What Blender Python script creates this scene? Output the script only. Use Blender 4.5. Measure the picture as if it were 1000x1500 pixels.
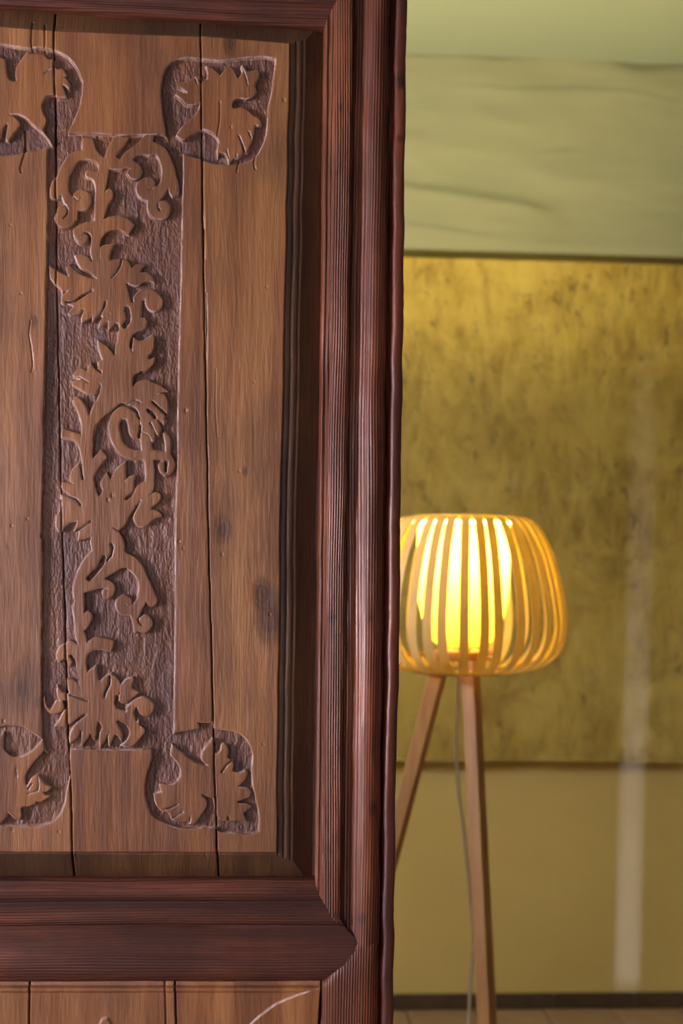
import bpy, math, random
import numpy as np

for o in list(bpy.data.objects):
    bpy.data.objects.remove(o, do_unlink=True)
scene = bpy.context.scene
COL = scene.collection

# ------------------------------------------------------------------ camera
FPX, PCX, PCY = 2083.0, 500.0, 850.0        # focal length and principal point for a 1000x1500 frame
CAM_Z, YAW, ROLL = 1.40, math.radians(4.0), 0.0135
F_ = np.array([math.sin(YAW), math.cos(YAW), 0.0])
R0 = np.array([math.cos(YAW), -math.sin(YAW), 0.0])
U0 = np.array([0.0, 0.0, 1.0])
R_ = math.cos(ROLL) * R0 + math.sin(ROLL) * U0
U_ = -math.sin(ROLL) * R0 + math.cos(ROLL) * U0
CAM = np.array([0.0, 0.0, CAM_Z])
cam = bpy.data.cameras.new('camera')
cam.sensor_fit = 'AUTO'; cam.sensor_width = 36.0
cam.lens = FPX * 36.0 / 1500.0
cam.shift_y = (PCY - 750.0) / 1500.0
cam.clip_start = 0.05
cam.dof.use_dof = True; cam.dof.focus_distance = 1.68; cam.dof.aperture_fstop = 5.0
cam_ob = bpy.data.objects.new('camera', cam); COL.objects.link(cam_ob)
from mathutils import Matrix, Vector
B_ = -F_
cam_ob.matrix_world = Matrix(((R_[0], U_[0], B_[0], CAM[0]), (R_[1], U_[1], B_[1], CAM[1]),
                              (R_[2], U_[2], B_[2], CAM[2]), (0, 0, 0, 1)))
scene.camera = cam_ob

# ------------------------------------------------------------------ view, sky, daylight
vs = scene.view_settings
vs.view_transform = 'Standard'; vs.look = 'None'; vs.gamma = 1.0; vs.use_curve_mapping = False
vs.exposure = 0.0
SKY_STRENGTH = 112.0
world = bpy.data.worlds.new('sky'); scene.world = world; world.use_nodes = True
bgn = world.node_tree.nodes['Background']
bgn.inputs[0].default_value = (0.92, 0.87, 1.0, 1.0); bgn.inputs[1].default_value = SKY_STRENGTH
def portal(name, loc, rot, sx, sy):
    l = bpy.data.lights.new(name, 'AREA'); l.shape = 'RECTANGLE'; l.size = sx; l.size_y = sy
    l.cycles.is_portal = True
    o = bpy.data.objects.new(name, l); COL.objects.link(o); o.location = loc; o.rotation_euler = rot
    return o
SUN_E = 9.0
sun = bpy.data.lights.new('sun', 'SUN'); sun.energy = SUN_E; sun.angle = math.radians(0.75); sun.color = (0.32, 0.36, 1.0)
sun_ob = bpy.data.objects.new('sun', sun); COL.objects.link(sun_ob)
SUN_DIR = Vector((0.15, 1.0, -0.055)).normalized()
sun_ob.rotation_euler = SUN_DIR.to_track_quat('-Z', 'Y').to_euler()
sun_ob.location = (0.2, -6.0, 2.5)

# ------------------------------------------------------------------ pixel to world helpers
def rays(u, v):
    u = np.asarray(u, float); v = np.asarray(v, float)
    return (F_[None, :] + ((u - PCX) / FPX)[:, None] * R_[None, :] + ((PCY - v) / FPX)[:, None] * U_[None, :])
def on_y(u, v, Y):
    d = rays(np.ravel(u), np.ravel(v))
    return CAM[None, :] + d * (Y / d[:, 1])[:, None]
def on_depth(u, v, dep):
    return CAM + rays([u], [v])[0] * dep
YD = 1.69                      # front face of the carved door leaf
S = YD / FPX                   # metres per photo pixel on the door
YW = 4.63                      # rear wall
random.seed(7); rng = np.random.RandomState(11)

# ------------------------------------------------------------------ small mesh helpers
def tag(o, label=None, cat=None, group=None, kind=None):
    if label: o['label'] = label
    if cat: o['category'] = cat
    if group: o['group'] = group
    if kind: o['kind'] = kind
    return o
def empty(name, loc):
    o = bpy.data.objects.new(name, None); COL.objects.link(o); o.location = loc; o.empty_display_size = 0.05
    return o
def link(name, me, parent=None, mats=()):
    for m in mats: me.materials.append(m)
    o = bpy.data.objects.new(name, me); COL.objects.link(o)
    if parent is not None: o.parent = parent
    return o
def mesh_from(name, verts, faces, smooth=True, base=(0, 0, 0), matidx=None):
    verts = np.asarray(verts, float) - np.asarray(base)[None, :]
    me = bpy.data.meshes.new(name)
    if isinstance(faces, np.ndarray) and len(faces):
        nf, k = faces.shape
        me.vertices.add(len(verts)); me.vertices.foreach_set('co', verts.ravel().astype(np.float32))
        me.loops.add(nf * k); me.loops.foreach_set('vertex_index', faces.ravel().astype(np.int32))
        me.polygons.add(nf)
        me.polygons.foreach_set('loop_start', (np.arange(nf) * k).astype(np.int32))
        me.update(calc_edges=True)
    else:
        me.from_pydata([tuple(v) for v in verts], [], [tuple(f) for f in faces])
    n = len(me.polygons)
    me.polygons.foreach_set('use_smooth', np.full(n, smooth, dtype=bool))
    if matidx is not None: me.polygons.foreach_set('material_index', np.asarray(matidx, np.int32))
    me.update()
    return me
def grid_faces(nr, nc):
    i = np.arange(nr - 1)[:, None] * nc + np.arange(nc - 1)[None, :]
    return np.stack([i, i + nc, i + nc + 1, i + 1], -1).reshape(-1, 4)
class MB:
    def __init__(s): s.v = []; s.f = []
    def box(s, lo, hi):
        b = len(s.v)
        for x in (lo[0], hi[0]):
            for y in (lo[1], hi[1]):
                for z in (lo[2], hi[2]): s.v.append((x, y, z))
        s.f += [tuple(b + i for i in q) for q in ((0,1,3,2),(4,6,7,5),(0,4,5,1),(2,3,7,6),(0,2,6,4),(1,5,7,3))]
        return s
    def bevbox(s, lo, hi, r):
        # box with chamfered edges on every side
        b = len(s.v); lo = list(lo); hi = list(hi)
        idx = {}
        for sx in (0, 1):
            for sy in (0, 1):
                for sz in (0, 1):
                    c = [(lo, hi)[sx][0], (lo, hi)[sy][1], (lo, hi)[sz][2]]
                    sg = [1 if k == 0 else -1 for k in (sx, sy, sz)]
                    for ax in range(3):
                        p = [c[k] + (sg[k] * r if k != ax else 0) for k in range(3)]
                        idx[(sx, sy, sz, ax)] = len(s.v); s.v.append(tuple(p))
        for ax in range(3):
            o = [k for k in range(3) if k != ax]
            for side in (0, 1):
                q = []
                for (a, c) in ((0, 0), (1, 0), (1, 1), (0, 1)):
                    k = [0, 0, 0]; k[ax] = side; k[o[0]] = a; k[o[1]] = c
                    q.append(idx[(*k, ax)])
                if (side == 0) != (ax == 1): q.reverse()
                s.f.append(tuple(q))
            for a in (0, 1):
                for c in (0, 1):
                    k0 = [0, 0, 0]; k0[o[0]] = a; k0[o[1]] = c; k1 = list(k0); k1[ax] = 1
                    q = [idx[(*k0, o[0])], idx[(*k1, o[0])], idx[(*k1, o[1])], idx[(*k0, o[1])]]
                    s.f.append(tuple(q))
        for k in [(a, c, d) for a in (0, 1) for c in (0, 1) for d in (0, 1)]:
            s.f.append((idx[(*k, 0)], idx[(*k, 1)], idx[(*k, 2)]))
        return s
    def tube(s, pts, rad, n=10, caps=True):
        pts = [Vector(p) for p in pts]; b = len(s.v); m = len(pts)
        up = Vector((0.13, 0.99, 0.05))
        for i, p in enumerate(pts):
            t = (pts[min(i + 1, m - 1)] - pts[max(i - 1, 0)]).normalized()
            a = t.cross(up).normalized(); c = t.cross(a)
            r = rad[i] if isinstance(rad, (list, tuple)) else rad
            for k in range(n):
                an = 2 * math.pi * k / n
                s.v.append(tuple(p + a * math.cos(an) * r + c * math.sin(an) * r))
        for i in range(m - 1):
            for k in range(n):
                k2 = (k + 1) % n
                s.f.append((b + i * n + k, b + i * n + k2, b + (i + 1) * n + k2, b + (i + 1) * n + k))
        if caps:
            s.f.append(tuple(b + k for k in range(n))[::-1]); s.f.append(tuple(b + (m - 1) * n + k for k in range(n)))
        return s
    def lathe(s, prof, n=48, centre=(0, 0, 0), close=False):
        b = len(s.v); m = len(prof)
        for (r, z) in prof:
            for k in range(n):
                a = 2 * math.pi * k / n
                s.v.append((centre[0] + r * math.cos(a), centre[1] + r * math.sin(a), centre[2] + z))
        for i in range(m if close else m - 1):
            j = (i + 1) % m
            for k in range(n):
                k2 = (k + 1) % n
                s.f.append((b + i * n + k, b + i * n + k2, b + j * n + k2, b + j * n + k))
        return s
    def build(s, name, mat, parent=None, base=(0, 0, 0), smooth=False, fix=True):
        me = mesh_from(name, s.v, s.f, smooth, base)
        if fix:
            import bmesh
            bm = bmesh.new(); bm.from_mesh(me); bmesh.ops.recalc_face_normals(bm, faces=bm.faces); bm.to_mesh(me); bm.free()
        return link(name, me, parent, (mat,) if mat else ())
def vnoise(x, y, seed):
    # smooth value noise in [-1, 1]
    r = np.random.RandomState(seed).uniform(-1, 1, (256, 256))
    xi = np.floor(x).astype(int); yi = np.floor(y).astype(int)
    fx = x - xi; fy = y - yi
    fx = fx * fx * (3 - 2 * fx); fy = fy * fy * (3 - 2 * fy)
    g = lambda a, b: r[a % 256, b % 256]
    return (g(xi, yi) * (1 - fx) + g(xi + 1, yi) * fx) * (1 - fy) + (g(xi, yi + 1) * (1 - fx) + g(xi + 1, yi + 1) * fx) * fy

# ------------------------------------------------------------------ material helpers
class NT:
    def __init__(s, name):
        s.m = bpy.data.materials.new(name); s.m.use_nodes = True
        s.t = s.m.node_tree; s.bs = s.t.nodes['Principled BSDF']; s.out = s.t.nodes['Material Output']
    def n(s, typ, **kw):
        o = s.t.nodes.new(typ)
        for k, v in kw.items(): setattr(o, k, v)
        return o
    def L(s, a, b): s.t.links.new(a, b)
    def set(s, sock, val):
        if isinstance(val, bpy.types.NodeSocket): s.L(val, sock)
        else: sock.default_value = val
    def math(s, op, a, b=0.0, c=None):
        o = s.n('ShaderNodeMath', operation=op); s.set(o.inputs[0], a); s.set(o.inputs[1], b)
        if c is not None: s.set(o.inputs[2], c)
        return o.outputs[0]
    def coord(s): return s.n('ShaderNodeTexCoord').outputs['Object']
    def mapping(s, vec, scale=(1, 1, 1), loc=(0, 0, 0), rot=(0, 0, 0)):
        o = s.n('ShaderNodeMapping'); s.L(vec, o.inputs[0])
        o.inputs['Scale'].default_value = scale; o.inputs['Location'].default_value = loc; o.inputs['Rotation'].default_value = rot
        return o.outputs[0]
    def noise(s, vec, scale=1.0, detail=3.0, rough=0.5, dist=0.0):
        o = s.n('ShaderNodeTexNoise'); s.L(vec, o.inputs['Vector']); o.inputs['Scale'].default_value = scale
        o.inputs['Detail'].default_value = detail; o.inputs['Roughness'].default_value = rough; o.inputs['Distortion'].default_value = dist
        return o.outputs['Fac']
    def ramp(s, fac, stops, interp='LINEAR'):
        o = s.n('ShaderNodeValToRGB'); s.L(fac, o.inputs[0]); e = o.color_ramp.elements; o.color_ramp.interpolation = interp
        while len(e) < len(stops): e.new(0.5)
        for k, (p, c) in enumerate(stops):
            e[k].position = p; e[k].color = (c[0], c[1], c[2], 1) if isinstance(c, (tuple, list)) else (c, c, c, 1)
        return o.outputs[0]
    def mix(s, fac, a, b, blend='MIX'):
        o = s.n('ShaderNodeMix', data_type='RGBA', blend_type=blend)
        s.set(o.inputs[0], fac); 
        for i, v in ((6, a), (7, b)):
            if isinstance(v, bpy.types.NodeSocket): s.L(v, o.inputs[i])
            else: o.inputs[i].default_value = (*v, 1)
        return o.outputs[2]
    def bump(s, h, strength, dist, normal=None):
        o = s.n('ShaderNodeBump'); o.inputs['Strength'].default_value = strength; o.inputs['Distance'].default_value = dist
        s.L(h, o.inputs['Height'])
        if normal is not None: s.L(normal, o.inputs['Normal'])
        return o.outputs[0]
    def finish(s, col=None, rough=0.5, normal=None, spec=0.5):
        if col is not None: s.set(s.bs.inputs['Base Color'], col if isinstance(col, bpy.types.NodeSocket) else (*col, 1))
        s.set(s.bs.inputs['Roughness'], rough); s.bs.inputs['Specular IOR Level'].default_value = spec
        if normal is not None: s.L(normal, s.bs.inputs['Normal'])
        return s.m

def wood(name, dark, mid, light, axis='z', fine=700.0, ridge=None, rough=0.42, bumpd=0.0012, off=(0, 0, 0), spec=0.5, toolmark=0.0, stain=0.7, warpk=0.055, pore=0.22, band=48.0, wear=0.0, knots=(), purple=0.0):
    """Grain runs along axis; fine = pores per metre across; ridge = (lines per metre, strength) for worn softwood."""
    t = NT(name); c = t.coord()
    rot = (0, 0, 0) if axis == 'z' else (0, math.pi / 2, 0)
    c = t.mapping(c, rot=rot, loc=off)
    warp = t.noise(t.mapping(c, scale=(7, 7, 1.6)), 1.0, 2.0, 0.5)
    warp2 = t.noise(t.mapping(c, scale=(26, 26, 6.0)), 1.0, 1.0, 0.5)
    sx = t.n('ShaderNodeSeparateXYZ'); t.L(c, sx.inputs[0])
    x = t.math('ADD', sx.outputs[0], t.math('MULTIPLY', warp, warpk))
    x = t.math('ADD', x, t.math('MULTIPLY', warp2, warpk * 0.2))
    cb = t.n('ShaderNodeCombineXYZ'); t.L(x, cb.inputs[0]); t.L(sx.outputs[1], cb.inputs[1]); t.L(sx.outputs[2], cb.inputs[2])
    g = cb.outputs[0]
    bands = t.noise(t.mapping(g, scale=(band, 20, 1.2)), 1.0, 3.0, 0.55)
    pores = t.noise(t.mapping(g, scale=(fine, 60, 14)), 1.0, 2.0, 0.55)
    blot = t.noise(t.mapping(c, scale=(9, 9, 4.5), loc=(3.1, 0, 1.7)), 1.0, 4.0, 0.6)
    col = t.ramp(bands, [(0.28, dark), (0.5, mid), (0.72, light)])
    col = t.mix(t.ramp(pores, [(0.36, pore), (0.56, 0.0)]), col, tuple(k * 0.55 for k in dark))
    col = t.mix(t.ramp(blot, [(0.40, stain), (0.60, 0.0)]), col, tuple(k * 0.8 for k in dark))
    h = t.math('MULTIPLY', pores, 0.3)
    if knots:
        c0 = t.coord()
        for (ku, kv, kr) in knots:
            k3 = on_y([ku], [kv], YD)[0] - KB
            q = t.mapping(c0, loc=(-k3[0], 0, -k3[2])); q = t.mapping(q, scale=(1 / (kr * S), 0.0, 1 / (kr * S * 1.5)))
            ln = t.n('ShaderNodeVectorMath', operation='LENGTH'); t.L(q, ln.inputs[0])
            dd_ = t.math('ADD', ln.outputs['Value'], t.math('MULTIPLY', t.math('SUBTRACT', warp2, 0.5), 2.6))
            rings = t.math('MULTIPLY_ADD', t.math('SINE', t.math('MULTIPLY', dd_, 13.0)), 0.12, 0.88)
            fac = t.math('MULTIPLY', t.ramp(dd_, [(0.0, 1.0), (0.4, 0.75), (1.0, 0.0)]), rings)
            col = t.mix(fac, col, tuple(k * 0.45 for k in dark))
            h = t.math('SUBTRACT', h, t.math('MULTIPLY', fac, 0.5))
    if ridge:
        w = t.math('SINE', t.math('MULTIPLY', t.math('ADD', x, t.math('MULTIPLY', bands, 0.004)), ridge[0] * 2 * math.pi))
        w = t.math('MULTIPLY_ADD', w, 0.5, 0.5)
        amp = t.ramp(t.noise(t.mapping(c, scale=(30, 30, 3), loc=(9, 2, 4)), 1.0, 2.0), [(0.35, 0.35), (0.6, 1.0)])
        w2 = t.math('MULTIPLY', w, amp)
        col = t.mix(t.math('MULTIPLY', w2, ridge[1]), col, tuple(k * 0.45 for k in dark))
        h = t.math('SUBTRACT', h, t.math('MULTIPLY', w2, 1.1))
    if toolmark:
        tm = t.noise(t.mapping(c, scale=(330, 330, 130)), 1.0, 3.0, 0.6)
        h = t.math('ADD', h, t.math('MULTIPLY', tm, toolmark))
    mid_n = t.noise(t.mapping(c, scale=(60, 60, 22)), 1.0, 3.0, 0.55)
    h = t.math('ADD', h, t.math('MULTIPLY', mid_n, 0.8))
    if purple:
        pn_ = t.noise(t.mapping(c, scale=(16, 16, 7), loc=(1.3, 0, 8.2)), 1.0, 4.0, 0.65)
        col = t.mix(t.math('MULTIPLY', t.ramp(pn_, [(0.42, 1.0), (0.58, 0.0)]), purple), col, (0.075, 0.036, 0.044))
    if wear:
        at = t.n('ShaderNodeAttribute'); at.attribute_name = 'wear'
        wn = t.ramp(t.noise(t.mapping(c, scale=(90, 90, 60)), 1.0, 3.0, 0.6), [(0.40, 0.08), (0.64, 1.0)])
        col = t.mix(t.math('MULTIPLY', t.math('MULTIPLY', at.outputs['Fac'], wn), wear), col, (0.62, 0.50, 0.46))
    nb = t.bump(h, 0.8, bumpd)
    rg = t.ramp(blot, [(0.3, rough + 0.13), (0.7, rough - 0.05)])
    return t.finish(col, rg, nb, spec)

KB = np.array([on_y([165], [750], YD)[0][0], YD + 0.02, 0.03])      # foot of the door leaf
M = {}
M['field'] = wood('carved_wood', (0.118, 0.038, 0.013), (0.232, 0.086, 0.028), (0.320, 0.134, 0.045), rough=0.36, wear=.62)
M['field_b'] = wood('carved_wood_left', (0.140, 0.048, 0.017), (0.262, 0.102, 0.036), (0.365, 0.158, 0.058), rough=0.36, wear=.62, off=(0.7, 0.2, 0.4), knots=((34, 1012, 34), (58, 1030, 14), (12, 800, 10), (50, 470, 10)))
M['field_c'] = wood('carved_wood_right', (0.125, 0.043, 0.014), (0.240, 0.096, 0.030), (0.328, 0.148, 0.048), rough=0.38, wear=.62, off=(1.9, 0.1, 2.2), knots=((328, 778, 17), (338, 66, 13), (360, 690, 7), (398, 912, 30), (385, 870, 14)))
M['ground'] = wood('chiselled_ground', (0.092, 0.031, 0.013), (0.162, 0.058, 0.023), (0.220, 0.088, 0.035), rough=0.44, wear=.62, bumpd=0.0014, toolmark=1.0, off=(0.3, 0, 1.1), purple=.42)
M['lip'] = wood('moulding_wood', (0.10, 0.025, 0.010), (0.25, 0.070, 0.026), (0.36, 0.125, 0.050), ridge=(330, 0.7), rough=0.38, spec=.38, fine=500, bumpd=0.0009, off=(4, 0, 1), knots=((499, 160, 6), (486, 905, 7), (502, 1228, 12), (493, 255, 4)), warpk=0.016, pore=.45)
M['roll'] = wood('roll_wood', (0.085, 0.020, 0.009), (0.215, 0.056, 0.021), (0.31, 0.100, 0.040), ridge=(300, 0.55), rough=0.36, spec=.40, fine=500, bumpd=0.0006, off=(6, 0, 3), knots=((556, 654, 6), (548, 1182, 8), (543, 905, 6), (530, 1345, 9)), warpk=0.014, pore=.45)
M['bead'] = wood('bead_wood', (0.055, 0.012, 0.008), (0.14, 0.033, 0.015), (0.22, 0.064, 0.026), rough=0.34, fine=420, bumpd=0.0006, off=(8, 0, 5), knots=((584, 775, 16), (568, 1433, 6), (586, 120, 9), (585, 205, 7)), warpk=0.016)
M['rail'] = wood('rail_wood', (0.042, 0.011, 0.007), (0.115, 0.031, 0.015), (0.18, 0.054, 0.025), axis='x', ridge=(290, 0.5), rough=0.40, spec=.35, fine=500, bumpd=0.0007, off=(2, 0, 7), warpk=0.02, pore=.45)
M['bevel'] = wood('varnished_border', (0.044, 0.017, 0.007), (0.086, 0.036, 0.014), (0.122, 0.054, 0.021), rough=0.40, spec=.35, off=(2.3, 0.4, 0.2))  # darker brown than the field, on the sloping panel borders
M['core'] = wood('door_core_wood', (0.03, 0.012, 0.008), (0.06, 0.022, 0.013), (0.08, 0.03, 0.018), rough=0.6)

def plaster(name, a, b, scale=3.0, rough=0.75, bumpd=0.004, spec=0.3):
    t = NT(name); c = t.coord()
    n1 = t.noise(t.mapping(c, scale=(1, 1, 1.4)), scale, 5.0, 0.55)
    n2 = t.noise(t.mapping(c, scale=(1, 1, 1.6)), scale * 9, 4.0, 0.6)
    col = t.ramp(n1, [(0.3, a), (0.7, b)])
    h = t.math('ADD', n1, t.math('MULTIPLY', n2, 0.25))
    return t.finish(col, rough, t.bump(h, 0.6, bumpd), spec)
M['wall'] = plaster('ochre_wall', (0.61, 0.465, 0.140), (0.69, 0.54, 0.170), 1.6)
M['pale'] = plaster('pale_plaster', (0.205, 0.215, 0.155), (0.235, 0.245, 0.180), 1.3)
M['ceil'] = plaster('ceiling_plaster', (0.225, 0.260, 0.225), (0.245, 0.285, 0.245), 0.8, bumpd=0.002)
M['white'] = plaster('warm_plaster', (0.15, 0.12, 0.09), (0.19, 0.155, 0.115), 1.1)

def stucco():
    t = NT('ochre_stucco'); c = t.coord()
    big = t.noise(t.mapping(c, scale=(1, 1, 1)), 1.5, 3.0, 0.55, 0.3)
    cloud = t.noise(t.mapping(c, scale=(1, 1, 1), loc=(5, 0, 2)), 4.2, 6.0, 0.70, 0.5)
    streak = t.noise(t.mapping(c, scale=(30, 10, 9), rot=(0, 0.75, 0)), 1.0, 4.0, 0.65, 0.4)
    speck = t.noise(t.mapping(c, scale=(1, 1, 0.6), rot=(0, -0.5, 0)), 34.0, 3.0, 0.6, 0.8)
    col = t.ramp(big, [(0.3, (0.44, 0.315, 0.060)), (0.5, (0.53, 0.395, 0.085)), (0.7, (0.60, 0.47, 0.12))])
    dk = t.math('MULTIPLY', t.ramp(cloud, [(0.40, 1.0), (0.60, 0.0)]), t.ramp(streak, [(0.34, 1.0), (0.62, 0.25)]))
    col = t.mix(t.math('MULTIPLY', dk, 0.85), col, (0.24, 0.15, 0.028))
    pits = t.math('MULTIPLY', t.ramp(speck, [(0.30, 1.0), (0.40, 0.0)]), t.ramp(cloud, [(0.42, 1.0), (0.58, 0.1)]))
    col = t.mix(t.math('MULTIPLY', pits, 0.6), col, (0.13, 0.08, 0.016))
    h = t.math('SUBTRACT', t.math('ADD', cloud, t.math('MULTIPLY', streak, 0.35)), t.math('MULTIPLY', pits, 0.5))
    return t.finish(col, 0.46, t.bump(h, 0.8, 0.012), 0.5)
M['stucco'] = stucco()
def tilem(name, a, b):
    t = NT(name); c = t.coord()
    oi = t.n('ShaderNodeObjectInfo').outputs['Random']
    n1 = t.noise(c, 14.0, 4.0, 0.6)
    col = t.mix(t.math('MULTIPLY', oi, 0.6), t.ramp(n1, [(0.3, a), (0.7, b)]), tuple(k * 0.72 for k in a))
    return t.finish(col, 0.5, t.bump(n1, 0.4, 0.002), 0.4)
M['skirt'] = tilem('dark_skirting_tile', (0.070, 0.045, 0.024), (0.105, 0.068, 0.036))
M['tile'] = tilem('brown_floor_tile', (0.34, 0.22, 0.105), (0.44, 0.29, 0.15))
M['grout'] = plaster('grout', (0.30, 0.24, 0.15), (0.40, 0.32, 0.20), 20)

def plain(name, col, rough=0.5, spec=0.4, em=None, es=0.0):
    t = NT(name); c = t.coord(); n1 = t.noise(c, 30.0, 3.0)
    o = t.mix(t.ramp(n1, [(0.3, 0.0), (0.7, 0.25)]), col, tuple(k * 0.85 for k in col))
    if em:
        t.bs.inputs['Emission Color'].default_value = (*em, 1); t.bs.inputs['Emission Strength'].default_value = es
    return t.finish(o, rough, None, spec)
M['leg'] = wood('lamp_leg_wood', (0.30, 0.135, 0.034), (0.40, 0.20, 0.054), (0.47, 0.26, 0.080), rough=0.45, fine=300, bumpd=0.0003, stain=0.15)
M['cord'] = plain('cord_plastic', (0.86, 0.84, 0.76), 0.5)
M['bulb'] = plain('bulb_glass', (0.9, 0.8, 0.5), 0.3, 0.4, (1.0, 0.80, 0.36), 14.0)
M['metal'] = plain('lamp_metal', (0.55, 0.50, 0.40), 0.4)
def translucent(name, col, frac, tcol=None):
    t = NT(name); c = t.coord()
    n1 = t.noise(t.mapping(c, scale=(20, 20, 5)), 1.0, 3.0)
    cc = t.mix(t.ramp(n1, [(0.3, 0.0), (0.7, 0.3)]), col, tuple(k * 0.88 for k in col))
    t.finish(cc, 0.5, None, 0.3)
    tr = t.n('ShaderNodeBsdfTranslucent'); tr.inputs[0].default_value = (*(tcol or col), 1)
    mx = t.n('ShaderNodeMixShader'); mx.inputs[0].default_value = frac
    t.L(t.bs.outputs[0], mx.inputs[1]); t.L(tr.outputs[0], mx.inputs[2]); t.L(mx.outputs[0], t.out.inputs[0])
    return t.m
M['diffuser'] = translucent('lamp_diffuser', (0.50, 0.38, 0.12), 0.6, (0.125, 0.088, 0.012))
M['slat'] = translucent('bent_wood_slat', (0.78, 0.64, 0.30), 0.37, (0.84, 0.72, 0.24))

# ================================================================== the rooms
XL, XR, YB, ZC = -2.6, 2.6, -2.3, 3.056
YP0, YP1 = YD + 0.02, YD + 0.20           # partition that carries the carved door leaf
floor_slab = MB().box((XL - .2, YB - .2, -0.14), (XR + .2, YW + .2, -0.012)).build('floor', M['grout'])
tag(floor_slab, 'brown tiled floor along the ochre wall', None, None, 'structure')
# floor tiles, each its own piece
TW = 0.226; TD = 0.226
x_ref = on_y([795], [1483], YW - 0.02)[0][0]
tile_me = MB().bevbox((0.003, 0.003, -0.014), (TW - 0.003, TD - 0.003, 0.0), 0.0025).build('tile', M['tile'], floor_slab)
tile_me.location = (x_ref, YW - 0.012 - TD, 0)
for j in range(13):
    for i in range(-11, 10):
        if i == 0 and j == 0: continue
        t = tile_me.copy(); COL.objects.link(t); t.parent = floor_slab
        t.location = (x_ref + i * TW + (0.5 * TW if j % 2 else 0), YW - 0.012 - (j + 1) * TD, random.uniform(-0.0015, 0.0))

def wall_slab(name, boxes, mat, label):
    b = MB()
    for lo, hi in boxes: b.box(lo, hi)
    return tag(b.build(name, M[mat]), label, None, None, 'structure')
wall_slab('wall_back', [((XL - .2, YW, -0.12), (XR + .2, YW + 0.2, ZC + .1))], 'wall', 'smooth ochre painted rear wall below the textured panel')
# left wall with two window openings
W1 = (-0.15, 0.50, 0.90, 2.05); W2 = (2.62, 3.30, 1.56, 2.28)
def wall_with_windows(x0, x1):
    bx = []; ys = YB - .2
    for (a, b, z0, z1) in (W1, W2):
        bx.append(((x0, ys, -.1), (x1, a, ZC + .1)))
        bx.append(((x0, a, -.1), (x1, b, z0))); bx.append(((x0, a, z1), (x1, b, ZC + .1)))
        ys = b
    bx.append(((x0, ys, -.1), (x1, YW + .2, ZC + .1)))
    return bx
wall_slab('wall_left', wall_with_windows(XL - .2, XL), 'white', 'brown plaster side wall with two windows')
wall_slab('wall_right', [((XR, YB - .2, -.1), (XR + .2, YW + .2, ZC + .1))], 'white', 'brown plaster side wall')
wall_slab('ceiling', [((XL - .2, YB - .2, ZC), (XR + .2, YW + .2, ZC + .2))], 'ceil', 'pale green white plaster ceiling')
# rear wall behind the photographer, with a narrow tapering chink that lets one blade of sun through
xs = on_y([917], [1300], YW)[0][0]
SX = xs - (-SUN_DIR.x / SUN_DIR.y) * -(YW - YB)
rise = -SUN_DIR.z / SUN_DIR.y * (YW - YB)
zs0, zs1 = 0.07 + rise, 2.45 + rise
b = MB()
SHEEN_OPENING = (-1.72, -1.50, 1.10, 1.75)  # unseen opening added so sky light puts a sheen on the door's left side
b.box((XL - .2, YB - .12, -.1), (SHEEN_OPENING[0], YB, ZC + .1)); b.box((SHEEN_OPENING[1], YB - .12, -.1), (SX - 0.05, YB, ZC + .1))
b.box((SHEEN_OPENING[0], YB - .12, -.1), (SHEEN_OPENING[1], YB, SHEEN_OPENING[2])); b.box((SHEEN_OPENING[0], YB - .12, SHEEN_OPENING[3]), (SHEEN_OPENING[1], YB, ZC + .1))
portal('window_daylight', ((SHEEN_OPENING[0] + SHEEN_OPENING[1]) / 2, YB - .16, (SHEEN_OPENING[2] + SHEEN_OPENING[3]) / 2), (math.pi / 2, 0, 0), SHEEN_OPENING[1] - SHEEN_OPENING[0], SHEEN_OPENING[3] - SHEEN_OPENING[2])
b.box((SX + 0.09, YB - .12, -.1), (XR + .2, YB, ZC + .1))
b.box((SX - 0.05, YB - .12, -.1), (SX + 0.09, YB, zs0)); b.box((SX - 0.05, YB - .12, zs1), (SX + 0.09, YB, ZC + .1))
lean = 0.030
def wedge(pts):
    k = len(b.v)
    for y in (YB - .05, YB - 0.03):
        for (x, z) in pts: b.v.append((x, y, z))
    b.f.append((k, k + 1, k + 2, k + 3)); b.f.append((k + 7, k + 6, k + 5, k + 4))
    for i in range(4): b.f.append((k + i, k + (i + 1) % 4, k + 4 + (i + 1) % 4, k + 4 + i))
wedge([(SX - 0.06, zs0 - .01), (SX - 0.010, zs0 - .01), (SX + lean - 0.001, zs1 + .01), (SX - 0.06, zs1 + .01)])
wedge([(SX + 0.010, zs0 - .01), (SX + 0.10, zs0 - .01), (SX + 0.10, zs1 + .01), (SX + lean + 0.001, zs1 + .01)])
tag(b.build('wall_front', M['white']), 'brown plaster wall behind the viewer with a narrow chink and a small window', None, None, 'structure')
# window frames and portals
for k, (a, bb, z0, z1) in enumerate((W1, W2)):
    m = MB(); x0, x1 = XL - .13, XL - .07
    m.box((x0, a, z0), (x1, a + .05, z1)).box((x0, bb - .05, z0), (x1, bb, z1)).box((x0, a, z0), (x1, bb, z0 + .05)).box((x0, a, z1 - .05), (x1, bb, z1))
    m.box((x0, (a + bb) / 2 - .03, z0), (x1, (a + bb) / 2 + .03, z1))
    tag(m.build('window_%d' % (k + 1), M['core']), 'dark timber casement frame in the side wall', None, None, 'structure')
    p = portal('window_daylight', (XL - .16, (a + bb) / 2, (z0 + z1) / 2), (0, -math.pi / 2, 0), z1 - z0, bb - a)

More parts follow.
